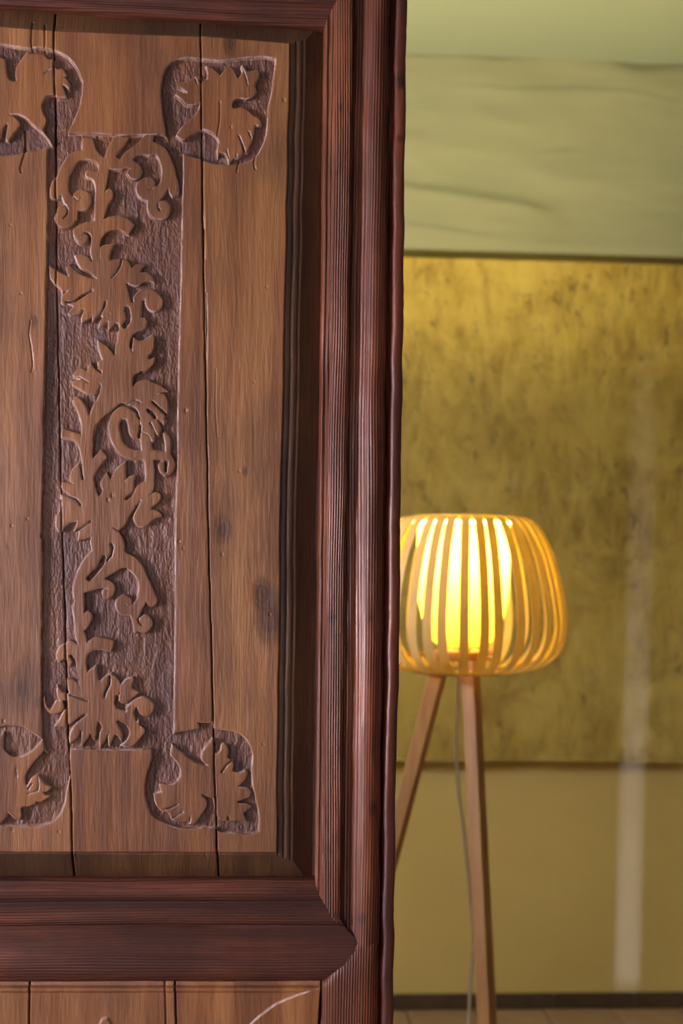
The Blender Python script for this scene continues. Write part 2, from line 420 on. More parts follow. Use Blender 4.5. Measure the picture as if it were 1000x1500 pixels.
# ================================================================== pale beam under the ceiling
YBM = 4.45
ZB0 = 2.447
nx, nz = 170, 90
gx = np.linspace(XL, XR, nx); gz = np.linspace(ZB0, ZC, nz)
X, Z = np.meshgrid(gx, gz)
bu = 0.010 * vnoise(X * 1.6 + 3, Z * 5.0, 3) + 0.005 * vnoise(X * 4.0, Z * 13.0 + 5, 4) + 0.0016 * vnoise(X * 14, Z * 34, 5)
def ridge_line(pts, w_up, w_dn, amp):
    """a trowelled lip: plaster stands proud below the line and falls back above it"""
    pts = np.array(pts); p = on_y(pts[:, 0], pts[:, 1], YBM)
    zl = np.interp(X, p[:, 0], p[:, 2]); inside = np.clip(np.minimum((X - p[0, 0]) / .12, (p[-1, 0] - X) / .12), 0, 1)
    d = Z - zl
    return amp * inside * np.where(d > 0, np.exp(-(d / w_up) ** 2), np.exp(-(np.abs(d) / w_dn)))
bu += ridge_line([(400, 262), (560, 270), (600, 279), (660, 287), (720, 298), (760, 303), (800, 312), (830, 322)], 0.022, 0.16, 0.013)
bu += ridge_line([(560, 90), (600, 88), (660, 86), (720, 94), (800, 88), (880, 84), (920, 108), (950, 110), (1000, 102), (1080, 100)], 0.02, 0.10, 0.008)
bu += ridge_line([(660, 128), (760, 134), (840, 132), (930, 138), (980, 150), (1060, 148)], 0.007, 0.05, 0.004)
bu += ridge_line([(780, 232), (800, 226), (830, 222), (870, 219)], 0.006, 0.02, 0.008)
bu += ridge_line([(560, 330), (620, 334), (680, 344), (760, 352)], 0.010, 0.06, 0.006)
edge = np.clip((Z - ZB0) / 0.03, 0, 1); bu = bu * (0.3 + 0.7 * edge) - 0.014 * (1 - edge) ** 2
V = np.stack([X, YBM - bu, Z], -1).reshape(-1, 3)
FB = grid_faces(nz, nx)
n0 = len(V)
V2 = np.array([[x, YW + .02, ZB0 + 0.004 * math.sin(x * 3)] for x in gx])
F2 = np.array([[i + 1, i, n0 + i, n0 + i + 1] for i in range(nx - 1)])
beam = link('ceiling_beam', mesh_from('ceiling_beam', np.vstack([V, V2]), np.vstack([FB[:, ::-1], F2[:, ::-1]]), True), None, (M['pale'],))
tag(beam, 'pale uneven plastered beam below the ceiling', None, None, 'structure')
beam.name = 'trim_1'

# ================================================================== ochre textured panel on the wall
zp0 = on_y([800], [1113], YW - .03)[0][2]
pn, pm = 260, 110
gx = np.linspace(-1.9, 2.45, pn); gz = np.linspace(zp0, ZB0 - 0.001, pm); X, Z = np.meshgrid(gx, gz)
hh = 0.004 * vnoise(X * 3, Z * 3, 21) + 0.0025 * vnoise(X * 11 + Z * 3, Z * 11 - X * 4, 22) + 0.0016 * vnoise(X * 30, Z * 26, 23)
ee = np.clip((Z - zp0) / 0.012, 0, 1); hh = hh * ee - 0.006 * (1 - ee) ** 2
V = np.stack([X, YW - 0.066 - hh, Z + (1 - ee) * 0.003 * vnoise(X * 6, X * 0, 9)], -1).reshape(-1, 3)
n0 = len(V)
V2 = np.array([[x, YW - 0.001, zp0 + 0.004] for x in gx])
F2 = np.array([[i + 1, i, n0 + i, n0 + i + 1] for i in range(pn - 1)])
base = (0.4, YW, zp0)
pan = link('stucco_panel', mesh_from('stucco_panel', np.vstack([V, V2]), np.vstack([grid_faces(pm, pn)[:, ::-1], F2[:, ::-1]]), True, base), None, (M['stucco'],))
pan.location = base
tag(pan, 'large mottled ochre gold stucco panel mounted on the wall behind the lamp', 'wall panel', None, 'thing')

# ================================================================== skirting tiles
bx0 = on_y([811], [1468], YW)[0][0]; bw = on_y([926.5], [1468], YW)[0][0] - bx0
zsk = 0.051
bb = MB().box((XL, YW - 0.006, 0.0), (XR, YW + .001, zsk - .002)).build('baseboard_back', M['grout'])
tag(bb, 'row of dark brown skirting tiles at the foot of the ochre wall', None, None, 'structure')
sk = MB().bevbox((0.002, YW - 0.014, 0.0), (bw - 0.002, YW - 0.004, zsk), 0.002).build('tile', M['skirt'], bb)
sk.location = (bx0, 0, 0)
for i in range(-14, 5):
    if i == 0: continue
    t = sk.copy(); COL.objects.link(t); t.parent = bb; t.location = (bx0 + i * bw, 0, random.uniform(-.001, .0))

# ================================================================== partition and door opening
XD1 = on_y([594], [750], YD)[0][0]           # free edge of the leaf
XD0 = on_y([330 - 594], [750], YD)[0][0]     # hinge edge
ZD0, ZD1 = 0.03, 2.27
wall_slab('wall_partition', [((XL, YP0, 0.0), (XD0 - 0.07, YP1, ZC)), ((1.75, YP0, 0.0), (XR, YP1, ZC)), ((XD0 - 0.07, YP0, 2.42), (1.75, YP1, ZC))], 'white',
          'brown plaster partition with a wide doorway')
fr = MB().box((XD0 - 0.07, YP0 - .03, 0), (XD0 - 0.012, YP1 + .01, 2.42)).box((1.69, YP0 - .03, 0), (1.75, YP1 + .01, 2.42)).box((XD0 - 0.012, YP0 - .03, 2.35), (1.69, YP1 + .01, 2.42)).build('trim_2', M['core'])
tag(fr, 'dark timber frame lining the doorway', None, None, 'structure')
# ================================================================== the carved door leaf
door = empty('carved_door', (on_y([165], [750], YD)[0][0], YD + 0.02, 0.03))
tag(door, 'dark brown carved wooden door leaf with vine and leaf relief', 'door', None, 'thing')
DB = tuple(door.location)

# --- relief outlines, traced as (zoomed crop, points)
CR = {'A': (60, 190, 8), 'B': (150, 190, 8), 'C': (60, 300, 8), 'D': (150, 300, 8), 'E': (60, 380, 8), 'F': (150, 400, 8),
      'G': (80, 490, 8), 'H': (150, 490, 8), 'I': (70, 590, 8), 'J': (150, 590, 8), 'K': (70, 690, 8), 'L': (150, 690, 8),
      'M': (80, 800, 8), 'N': (150, 800, 8), 'O': (60, 890, 8), 'P': (60, 985, 8), 'S': (130, 985, 8), 'Q': (50, 740, 4),
      'V': (0, 1050, 8), 'W': (205, 1050, 8), 'X': (205, 1110, 8), 'Y': (290, 1050, 8), 'Z': (290, 1110, 8), '1': (0, 0, 1)}
def curve(crop, pts, closed=True, corner=62):
    ox, oy, s = CR[crop]; p = np.array(pts, float) / s + np.array([ox, oy])
    n = len(p); out = []
    rngk = range(n) if closed else range(n - 1)
    def ang(i):
        if not closed and (i == 0 or i == n - 1): return 180
        a = p[i] - p[i - 1]; b = p[(i + 1) % n] - p[i]
        c = np.dot(a, b) / (np.linalg.norm(a) * np.linalg.norm(b) + 1e-9)
        return math.degrees(math.acos(max(-1, min(1, c))))
    A = [ang(i) for i in range(n)]
    def tang(i):
        if A[i] > corner: return None
        return (p[(i + 1) % n] - p[i - 1]) * 0.5
    for i in rngk:
        j = (i + 1) % n; a, b = p[i], p[j]; L = np.linalg.norm(b - a)
        ta, tb = tang(i), tang(j)
        if ta is None: ta = (b - a)
        if tb is None: tb = (b - a)
        ta = ta * min(1.0, L / (np.linalg.norm(ta) + 1e-9) * 1.0); tb = tb * min(1.0, L / (np.linalg.norm(tb) + 1e-9) * 1.0)
        k = max(1, int(L / 2.2))
        for q in range(k):
            t = q / k
            out.append((2*t**3-3*t*t+1)*a + (t**3-2*t*t+t)*ta + (-2*t**3+3*t*t)*b + (t**3-t*t)*tb)
    if not closed: out.append(p[-1])
    return np.array(out)

# raised ornament: (part index, crop, outline)
RAISED = [
 # 0: pair of scrolls under the top block, with the upper stem
 (0, 'A', [(490,95),(605,100),(625,180),(660,250),(720,310),(760,330),(760,480),(665,490),(678,440),(665,400),(620,365),(560,348),(500,345),(440,370),(390,420),(350,500),(325,580),(320,660),(335,740),(372,800),(395,735),(440,708),(500,705),(550,730),(580,780),(582,850),(550,910),(500,942),(430,945),(428,1010),(424,1060),(330,1050),(300,920),(270,850),(235,760),(220,785),(180,802),(135,808),(112,795),(104,750),(108,690),(130,620),(165,560),(185,560),(200,510),(240,420),(290,340),(350,280),(430,245),(482,235),(482,170)]),
 (0, 'C', [(180,80),(165,150),(182,210),(230,262),(300,270),(360,250),(400,200),(425,130),(432,60),(430,-60),(300,-60),(295,20),(250,5),(205,25)]),
 (0, 'A', [(540,475),(522,500),(525,545),(560,562),(600,578),(628,625),(640,700),(632,800),(625,1000),(625,1100),(720,1065),(750,1000),(770,920),(790,870),(832,820),(850,765),(838,712),(800,690),(765,708),(750,735),(765,640),(780,560),(800,455),(900,430),(760,300),(740,360),(715,420),(665,490),(600,476)]),
 (0, 'B', [(150,82),(315,95),(270,160),(200,250),(152,312),(205,350),(260,272),(310,230),(380,180),(440,130),(505,60),(598,66),(580,145),(640,155),(700,185),(750,235),(790,300),(820,380),(850,480),(875,580),(887,660),(882,725),(850,755),(815,775),(785,742),(775,690),(740,745),(700,800),(655,850),(690,830),(740,835),(785,875),(798,930),(782,985),(740,1032),(680,1046),(600,1030),(550,985),(522,915),(530,830),(470,815),(420,770),(396,710),(402,650),(430,600),(490,566),(550,560),(600,580),(617,622),(610,668),(645,655),(675,620),(690,560),(696,470),(680,390),(650,320),(610,288),(540,296),(460,290),(400,312),(355,357),(405,382),(448,430),(458,490),(432,552),(378,580),(325,565),(290,520),(298,480),(330,462),(280,448),(200,464),(60,455),(20,440),(15,370),(35,290),(60,220),(100,150)]),
 (0, 'C', [(625,-20),(625,190),(560,203),(490,214),(430,240),(390,282),(384,350),(410,410),(450,450),(502,454),(540,420),(551,370),(530,342),(490,345),(510,320),(550,320),(580,350),(592,400),(585,480),(583,570),(602,650),(690,660),(690,510),(700,420),(740,350),(800,310),(880,290),(940,300),(990,330),(1030,350),(1105,230),(1020,160),(940,135),(850,130),(780,142),(720,185),(745,80),(760,-20)]),
 # 1: first big leaf
 (1, 'C', [(395,592),(450,580),(520,590),(560,610),(592,665),(600,640),(690,640),(690,520),(730,475),(862,458),(820,530),(803,600),(810,645),(870,635),(930,628),(960,640),(1010,650),(1050,700),(1065,735),(1090,720),(1120,690),(1180,690),(1232,708),(1190,740),(1165,788),(1200,790),(1260,800),(1310,850),(1328,910),(1280,892),(1220,903),(1150,940),(1100,950),(1050,938),(1010,925),(1020,1000),(1062,1095),(1080,1160),(1070,1300),(950,1400),(700,1300),(300,1150),(330,995),(270,1020),(250,1070),(240,1010),(185,945),(150,910),(107,845),(102,712),(160,750),(240,800),(322,838),(303,780),(310,715),(345,690),(400,745),(470,790),(620,862),(632,850),(560,785),(470,750),(430,690)]),
 (1, 'E', [(250,425),(300,380),(340,330),(600,200),(800,400),(1000,300),(1050,540),(1010,600),(985,690),(990,750),(960,788),(918,806),(908,750),(890,700),(880,722),(830,800),(790,832),(784,780),(790,728),(720,775),(674,786),(682,740),(730,660),(775,570),(760,490),(740,500),(710,570),(680,650),(620,715),(600,725),(598,665),(560,690),(500,730),(474,742),(475,690),(500,620),(522,542),(480,590),(430,630),(340,645),(314,633),(350,590),(405,515),(380,495),(260,512),(234,500)]),
 # 2: second leaf with its curl
 (2, 'F', [(360,370),(360,290),(400,230),(460,195),(530,185),(600,200),(660,245),(702,310),(702,370),(670,420),(610,446),(560,435),(520,400),(500,340),(495,305),(468,312),(455,360),(450,440),(450,522),(500,520),(526,570),(510,620),(460,660),(400,690),(350,732),(322,800),(320,870),(345,925),(300,1000),(140,1000),(145,950),(155,850),(180,760),(205,655),(310,600),(336,540),(336,480),(330,440)]),
 (2, 'H', [(345,202),(352,120),(365,28),(420,70),(470,72),(530,35),(580,8),(606,30),(606,110),(590,190),(545,240),(530,282),(560,290),(612,264),(622,290),(592,350),(550,400),(500,432),(440,425),(390,460),(350,530),(355,602),(250,640),(0,560),(0,380),(140,240),(250,120)]),
 (2, 'G', [(503,60),(560,105),(620,140),(670,200),(706,242),(900,200),(1000,440),(930,480),(910,600),(1000,640),(1000,720),(900,830),(790,798),(700,850),(600,930),(520,1000),(440,1060),(385,1020),(420,950),(450,880),(500,770),(535,660),(545,590),(520,565),(530,600),(500,660),(450,692),(390,692),(330,665),(270,630),(210,602),(214,560),(300,520),(220,500),(215,470),(270,410),(330,400),(380,432),(390,390),(424,322),(470,400),(540,450),(576,462),(572,432),(510,402),(505,312),(560,300),(520,190),(505,130)]),
 (2, 'G', [(215,770),(250,728),(290,742),(340,800),(380,870),(402,955),(440,950),(460,1100),(380,1200),(330,1100),(300,1000),(260,880),(220,812)]),
 # 3: stem with side shoots and the loop
 (3, 'I', [(300,0),(350,80),(385,180),(396,280),(390,388),(380,375),(260,330),(170,306),(152,400),(230,424),(300,440),(350,490),(380,580),(395,660),(403,700),(410,800),(405,895),(470,1000),(545,1000),(540,900),(550,850),(590,770),(640,700),(692,640),(625,543),(580,600),(525,658),(525,560),(530,440),(545,320),(570,250),(640,180),(740,90),(800,40),(720,-40),(560,-10),(490,140),(475,140),(400,0)]),
 (3, 'J', [(432,190),(390,120),(330,75),(260,45),(200,50),(130,110),(85,200),(74,310),(100,430),(150,530),(210,600),(280,640),(380,655),(485,655),(500,600),(470,560),(380,555),(300,525),(240,460),(205,350),(194,240),(222,190),(275,188),(300,270),(315,350),(350,395),(425,420),(422,350),(436,290)]),
 (3, 'J', [(455,345),(430,400),(450,460),(460,560),(465,640),(490,690),(505,800),(510,910),(500,1000),(592,1000),(602,900),(606,800),(600,672),(680,665),(700,690),(662,705),(655,760),(682,822),(740,862),(820,820),(852,740),(840,670),(803,600),(803,450),(780,390),(740,348),(705,358),(712,380),(742,480),(735,577),(660,560),(588,555),(570,470),(545,400),(505,370)]),
 # 4: drooping leaf beside the loop
 (4, 'H', [(358,620),(400,560),(470,525),(540,530),(600,570),(680,600),(750,645),(775,667),(700,675),(638,702),(720,700),(760,760),(772,850),(766,935),(740,960),(735,1000),(751,985),(742,1042),(720,1064),(690,1030),(640,985),(672,1060),(686,1120),(662,1180),(630,1192),(600,1110),(560,1045),(602,1135),(620,1200),(602,1250),(570,1264),(550,1205),(510,1165),(462,1145),(455,1090),(432,1000),(425,930),(390,860),(340,820),(330,700)]),
 # 5: broad leaf with many lobes
 (5, 'I', [(375,698),(330,740),(280,800),(257,870),(268,925),(300,952),(165,925),(160,1000),(215,1050),(400,1200),(545,1000),(470,900),(405,895)]),
 (5, 'K', [(165,128),(300,158),(400,60),(545,100),(560,200),(590,290),(605,300),(637,230),(610,145),(638,90),(692,18),(722,60),(737,102),(755,40),(800,-20),(870,-80),(912,-112),(905,-10),(915,75),(885,140),(940,80),(1010,50),(1032,62),(1010,130),(1012,180),(990,240),(930,290),(905,330),(940,338),(1000,270),(1025,210),(1070,150),(1140,120),(1150,0),(1240,0),(1242,150),(1230,240),(1190,290),(1260,248),(1297,255),(1327,300),(1290,370),(1240,410),(1205,452),(1270,460),(1330,495),(1348,532),(1280,545),(1230,575),(1180,620),(1120,652),(1060,645),(1020,600),(1001,550),(1025,480),(1060,410),(1092,345),(1080,350),(1010,440),(950,540),(900,640),(830,702),(872,770),(897,850),(892,940),(850,1010),(700,1060),(560,1020),(520,940),(500,830),(508,776),(420,800),(353,808),(365,715),(348,692),(302,702),(330,640),(345,585),(260,600),(200,640),(165,695),(125,712),(90,640),(95,540),(140,470),(148,270),(240,300),(330,342),(382,398),(372,370),(320,330),(215,250),(170,160)]),
 # 6: hanging scroll arms
 (6, 'M', [(430,60),(350,150),(280,270),(240,380),(213,500),(220,570),(232,650),(215,700),(222,800),(242,1000),(335,1000),(380,950),(410,880),(442,812),(405,763),(360,790),(335,850),(345,760),(343,552),(420,525),(490,500),(560,486),(625,496),(620,510),(582,510),(555,540),(570,590),(620,617),(680,582),(706,510),(690,440),(640,400),(580,388),(680,320),(760,270),(830,255),(960,150),(820,60),(700,-60),(500,-20)]),
 (6, 'N', [(215,125),(250,102),(330,100),(400,145),(460,220),(510,310),(560,430),(600,520),(637,610),(636,670),(590,706),(545,700),(513,660),(500,690),(460,750),(425,830),(430,850),(480,810),(540,815),(580,868),(584,930),(550,985),(490,1012),(420,1000),(385,1015),(368,990),(352,870),(330,812),(240,806),(190,780),(156,712),(160,640),(200,592),(260,569),(320,600),(342,650),(334,702),(350,690),(390,640),(412,570),(426,480),(410,400),(370,330),(310,275),(250,250),(180,270),(100,320)]),
 (6, 'O', [(365,-20),(385,130),(400,300),(428,432),(380,410),(330,384),(290,418),(215,468),(184,550),(190,620),(215,642),(275,600),(300,620),(330,692),(366,650),(362,590),(335,560),(380,562),(410,680),(440,780),(470,905),(540,880),(540,752),(530,680),(530,600),(560,540),(620,500),(700,490),(770,510),(820,512),(852,440),(848,390),(740,360),(660,344),(600,370),(540,416),(520,330),(495,255),(530,250),(580,170),(602,90),(555,38),(510,70),(490,100),(500,-20)]),
 # 7: bottom leaf
 (7, 'O', [(545,755),(590,720),(646,678),(650,760),(670,840),(688,868),(740,820),(822,772),(890,825),(932,905),(900,1050),(500,1150),(460,950),(440,850),(540,760)]),
 (7, 'P', [(305,82),(330,70),(400,100),(450,145),(468,195),(560,60),(700,100),(760,60),(930,145),(920,250),(880,300),(870,370),(890,430),(960,440),(1000,485),(1060,520),(1145,560),(1150,640),(1170,630),(1212,660),(1212,710),(1170,760),(1120,820),(1080,860),(1000,872),(935,856),(1000,800),(1034,715),(1020,645),(980,600),(930,568),(897,592),(905,640),(935,690),(957,760),(942,802),(900,740),(865,718),(832,800),(800,865),(790,800),(790,720),(775,745),(740,820),(694,885),(685,820),(692,700),(712,650),(690,585),(680,570),(652,640),(650,715),(632,787),(605,765),(588,725),(575,720),(560,760),(510,830),(485,862),(475,760),(482,690),(455,685),(440,750),(390,800),(335,828),(332,760),(370,650),(430,575),(515,505),(505,488),(420,545),(330,612),(308,600),(310,270),(330,240),(320,200),(300,110)]),
 (7, 'S', [(370,158),(400,110),(450,75),(512,58),(527,90),(500,150),(505,190),(550,210),(594,236),(550,270),(490,310),(440,345),(390,360),(350,332),(340,280),(370,250),(362,200)]),
 (7, 'S', [(430,490),(440,420),(500,350),(570,300),(640,288),(710,320),(758,380),(757,440),(720,500),(660,512),(600,480),(572,420),(555,412),(535,460),(540,540),(582,605),(570,660),(480,640)]),
 (7, 'P', [(190,155),(240,225),(302,270),(300,330),(280,322),(215,335),(190,240)]),
 (7, 'P', [(40,285),(62,400),(110,440),(180,330),(250,340),(260,430),(180,485),(110,478),(58,420),(34,330)]),
 (7, 'P', [(272,440),(300,440),(302,630),(158,630),(220,540)]),
 # 8: upper right corner leaf
 (8, '1', [(258,198),(262,191),(266,186),(275,178),(285,168),(291,160),(293,149),(289,151),(284,153),(278,153.5),(272,152),(265,145),(260,141),(256.5,138),(259,135),(266,136),(272,136),(266,130),(260,127),(262,122),(268,120),(274,121),(279,117),(284,112),(288,111),(293,111),(297,119),(302,116),(304.5,108),(302,97),(306,98),(312,101),(317,105),(322.5,111.5),(326,106),(331,100),(336,98),(341,101),(344,106),(346,112),(349.5,116.5),(351,112),(354.5,106),(353,97),(356,95),(360,103),(364,106),(370,104),(378,104),(380,107),(379,113),(375,120),(373,127),(375.5,134),(371,140),(365,144),(360,145),(352,144),(345,146),(341,151),(340,159),(345,159),(352,158),(360,160),(366,165),(370,169),(376,172),(381,177),(382.5,182),(379,185.5),(374,183),(372,188),(371,197),(369,205),(366,213),(361,223),(356,222),(352,228),(347,233),(343,231),(338,237),(335,239),(333,230),(329,225),(322,224),(319,230),(318,222),(319,215),(320.5,208),(317,200),(310,194),(303,191),(297,190),(290,191),(280,198),(270,205),(264,203)]),
 # 9: upper left corner leaf
 (9, '1', [(-20,80),(0,84),(7,87),(8,100),(10,110),(14,117),(21,119.5),(24.5,118.5),(23,108),(24,98),(28,92),(35,82),(38.5,76.5),(45,79),(60,79),(66,82),(72,87.5),(79,87),(80,100),(86,101.5),(90,99),(94,104),(98,110),(93,112.5),(99,117),(102.5,124),(101,131),(97,126),(91.5,124),(92,129),(95,136),(97,141.5),(93,142.5),(86,143),(82,141),(79,138),(75,138),(67,141),(62,150),(61,158),(64,168),(68,175),(66,183),(63.5,190),(67,197),(72,203),(76,212),(65,197),(56,189),(45,179),(36,171),(25,167),(17,168.5),(25,175),(28.5,182),(26,188),(19,196),(12,205.5),(8.5,205),(11.5,182),(10,181),(3,190),(1,200),(-5,207),(-30,200),(-50,160),(-45,110)]),
 # 10: lower left corner leaf
 (10, 'V', [(50,180),(35,350),(80,420),(150,470),(260,460),(380,400),(450,330),(500,268),(512,390),(450,470),(380,550),(320,640),(290,720),(297,800),(320,805),(370,720),(440,688),(480,740),(540,800),(595,832),(560,870),(508,882),(530,918),(592,932),(540,960),(480,997),(430,985),(400,1020),(340,1045),(270,1050),(240,1090),(250,1150),(232,1202),(170,1200),(130,1150),(90,1118),(70,1180),(30,1232),(0,1246),(-200,1250),(-400,1100),(-420,700),(-300,330),(-100,200),(0,215)]),
 # 11: lower right corner leaf, on two planks
 (11, 'W', [(375,330),(405,350),(500,430),(580,490),(650,540),(730,572),(798,570),(735,520),(725,430),(780,340),(852,258),(880,330),(900,430),(940,400),(955,330),(975,320),(1010,340),(1030,400),(1020,470),(1050,500),(1080,510),(1095,560),(1080,640),(1120,655),(1180,660),(1232,630),(1256,660),(1230,740),(1190,780),(1142,818),(1170,825),(1250,840),(1302,880),(1290,930),(1240,960),(1160,985),(1132,1002),(1160,1020),(1240,1020),(1306,1050),(1260,1090),(1210,1120),(1220,1170),(1242,1230),(1160,1222),(1050,1220),(1030,1170),(1010,1220),(930,1200),(880,1100),(860,960),(740,922),(772,970),(782,1040),(760,1100),(700,1170),(660,1240),(600,1260),(575,1262),(560,1222),(500,1227),(400,1222),(372,1202),(330,1120),(250,1098),(200,1050),(180,990),(162,910),(250,872),(228,785),(330,797),(400,782),(462,722),(477,640),(452,560),(400,490),(362,440)]),
]
# narrow chisel cuts through the ornament
CUTS = [('C', [(640,862),(570,840),(470,800),(400,755),(345,690)], 1.6), ('C', [(945,640),(925,720),(880,790),(830,850)], 1.5),
 ('E', [(595,362),(540,395),(460,445),(380,495),(300,500)], 2.0), ('F', [(285,420),(300,520),(262,615)], 4.2), ('F', [(255,440),(285,425),(315,470)], 1.6),
 ('E', [(755,500),(735,570),(690,650),(640,710)], 1.7), ('F', [(290,130),(320,220),(350,330)], 2.0), ('G', [(225,495),(300,503),(385,558)], 1.0),
 ('A', [(388,785),(412,815),(442,826),(482,790)], 0.8), ('C', [(285,0),(312,60),(305,110),(265,155)], 1.2), ('B', [(530,685),(560,700),(590,688)], 0.7),
 ('B', [(655,870),(652,910),(672,942)], 1.0), ('J', [(440,0),(420,-20),(380,-30),(300,10),(240,30)], 1.0), ('J', [(250,28),(330,40),(390,95),(432,185)], 1.7), ('J', [(442,270),(436,330),(430,400)], 1.9),
 ('H', [(590,790),(640,840),(700,895),(750,940)], 1.8), ('J', [(535,90),(575,115),(615,170)], 2.8), ('J', [(560,240),(600,310),(635,390)], 1.4), ('J', [(745,700),(740,800)], 2.6), ('J', [(470,345),(515,366),(555,408),(572,462)], 0.7),
 ('I', [(370,705),(392,790),(406,893)], 1.9), ('K', [(150,240),(230,290),(330,335),(380,395)], 2.1), ('K', [(345,695),(430,640),(500,590)], 1.8), ('K', [(740,855),(755,900),(735,1000)], 2.2), ('M', [(665,0),(672,60),(620,165)], 2.0),
 ('M', [(575,130),(540,220),(480,300),(405,378)], 3.8), ('L', [(440,350),(415,395)], 1.2), ('K', [(770,665),(830,702)], 0.7), ('L', [(280,325),(340,290),(375,210),(385,100)], 1.6),
 ('N', [(330,690),(300,705),(270,685)], 0.9), ('N', [(420,850),(425,895),(455,918)], 1.0), ('P', [(330,262),(420,295),(540,333)], 1.6), ('P', [(330,640),(420,565),(515,497)], 2.0), ('P', [(803,50),(800,130),(755,230),(740,290)], 1.9), ('P', [(675,590),(670,660),(665,740)], 2.0),
 ('S', [(330,290),(330,380),(420,440)], 3.2), ('S', [(350,590),(400,640),(430,720),(400,800)], 3.4), ('S', [(560,420),(545,470),(560,560)], 2.0), ('O', [(350,570),(385,620),(395,690)], 2.6),
 ('1', [(258,127),(265,130),(272,135)], 1.0), ('1', [(285,113),(289,123)], 0.9), ('1', [(350,200),(354,210),(358,222)], 1.6), ('1', [(332,220),(335,232)], 1.0), ('1', [(346,226),(347,234)], 0.9), ('1', [(364,193),(368,203)], 0.7), ('1', [(353,97),(358,107),(363,125)], 0.6),
 ('1', [(66,107),(71,103),(80,101)], 1.3), ('1', [(14,168),(22,168),(30,170)], 0.9), ('1', [(90,99),(99,104)], 1.2), ('1', [(294,118),(302,115)], 2.6),
 ('X', [(250,612),(350,590),(440,550)], 1.1), ('X', [(380,720),(410,695),(505,635)], 1.0), ('X', [(575,780),(590,690)], 0.8), ('X', [(165,430),(250,400)], 1.0), ('Y', [(400,515),(340,560),(278,650)], 1.4), ('Y', [(195,330),(215,420)], 2.2), ('X', [(735,440),(780,480),(800,560)], 1.6), ('Z', [(350,690),(370,735)], 1.2),
 ('V', [(440,690),(455,790),(440,870),(310,910)], 0.7), ('V', [(330,850),(370,790)], 1.2), ('V', [(190,600),(200,700)], 0.6)]
# recessed grounds cut into the planks
TL = [(-60,150),(-58,110),(-50,88),(-30,72),(0,65),(20,67.5),(40,70),(60,69.5),(78,73),(88,76.5),(98,82.5),(106,90),(113,100),(118,112),(121.5,121),(120,137),(118,150),(114,163),(109,175),(104,186),(101,194),(102,215),(72,230),(76,213),(70,216),(60,219),(45,222),(25,226),(10,227.5),(0,226.5),(-25,222),(-48,200)]
TR = [(242,193),(240,180),(237.5,165),(236,150),(235,130),(237,115),(241,103),(247,95),(255,89),(265,85.5),(278,84),(292,86),(310,88),(325,89),(345,86),(362,84.5),(385,83),(403,86),(403.5,95),(401,115),(397,140),(393,160),(391.5,175),(391,190),(388,205),(381,220),(374,230),(360,238),(345,241),(330,242),(318,241),(305,238),(297,235),(285,231),(275,227),(268,224),(258,232),(243,205)]
CH = [(101,194.5),(120,194.5),(145,195),(168,197),(200,197),(225,196.5),(243,197),(258,215),(268,223),(267.5,300),(265.5,400),(264,470),(261.5,560),(259.5,690),(257,780),(257,900),(255.5,1000),(254.5,1074),(250,1092),(242,1108),(222,1112),(221.5,1098.5),(180,1099),(140,1098.5),(103,1098),(100,1120),(90,1130),(64,1098),(61,1080),(60,1020),(60.5,900),(61,790),(58.5,785),(60,778),(62,700),(63,600),(65,520),(66.5,430),(68.5,330),(69.5,215),(85,196)]
BL = [(62,1084),(64,1098),(90,1118),(102,1100),(102.5,1120),(103,1137),(100,1150),(97,1162),(95,1175),(90,1189),(82,1200),(70,1207),(52,1210.5),(25,1210),(0,1209),(-30,1207),(-50,1190),(-56,1150),(-52,1110),(-38,1085),(-15,1068),(10,1063),(30,1063),(42,1069),(52,1076)]
BR = [(254.5,1075),(267,1071.5),(280,1069),(291,1066.5),(290,1058),(312,1058),(313,1067.5),(322,1069),(334,1070),(345,1072.5),(355,1077.5),(362.5,1085),(367.5,1094),(370,1105),(369,1120),(369,1135),(370,1150),(373,1162),(376,1175),(379,1190),(380,1207),(379,1219),(370,1222),(355,1223),(340,1221),(319,1219),(316,1214),(302,1213),(285,1214),(267,1214),(255,1212),(244,1207.5),(231,1201),(221,1192.5),(215,1180),(212,1165),(212.5,1147.5),(216,1129),(222.5,1110),(224,1103),(221.5,1098),(240,1085)]

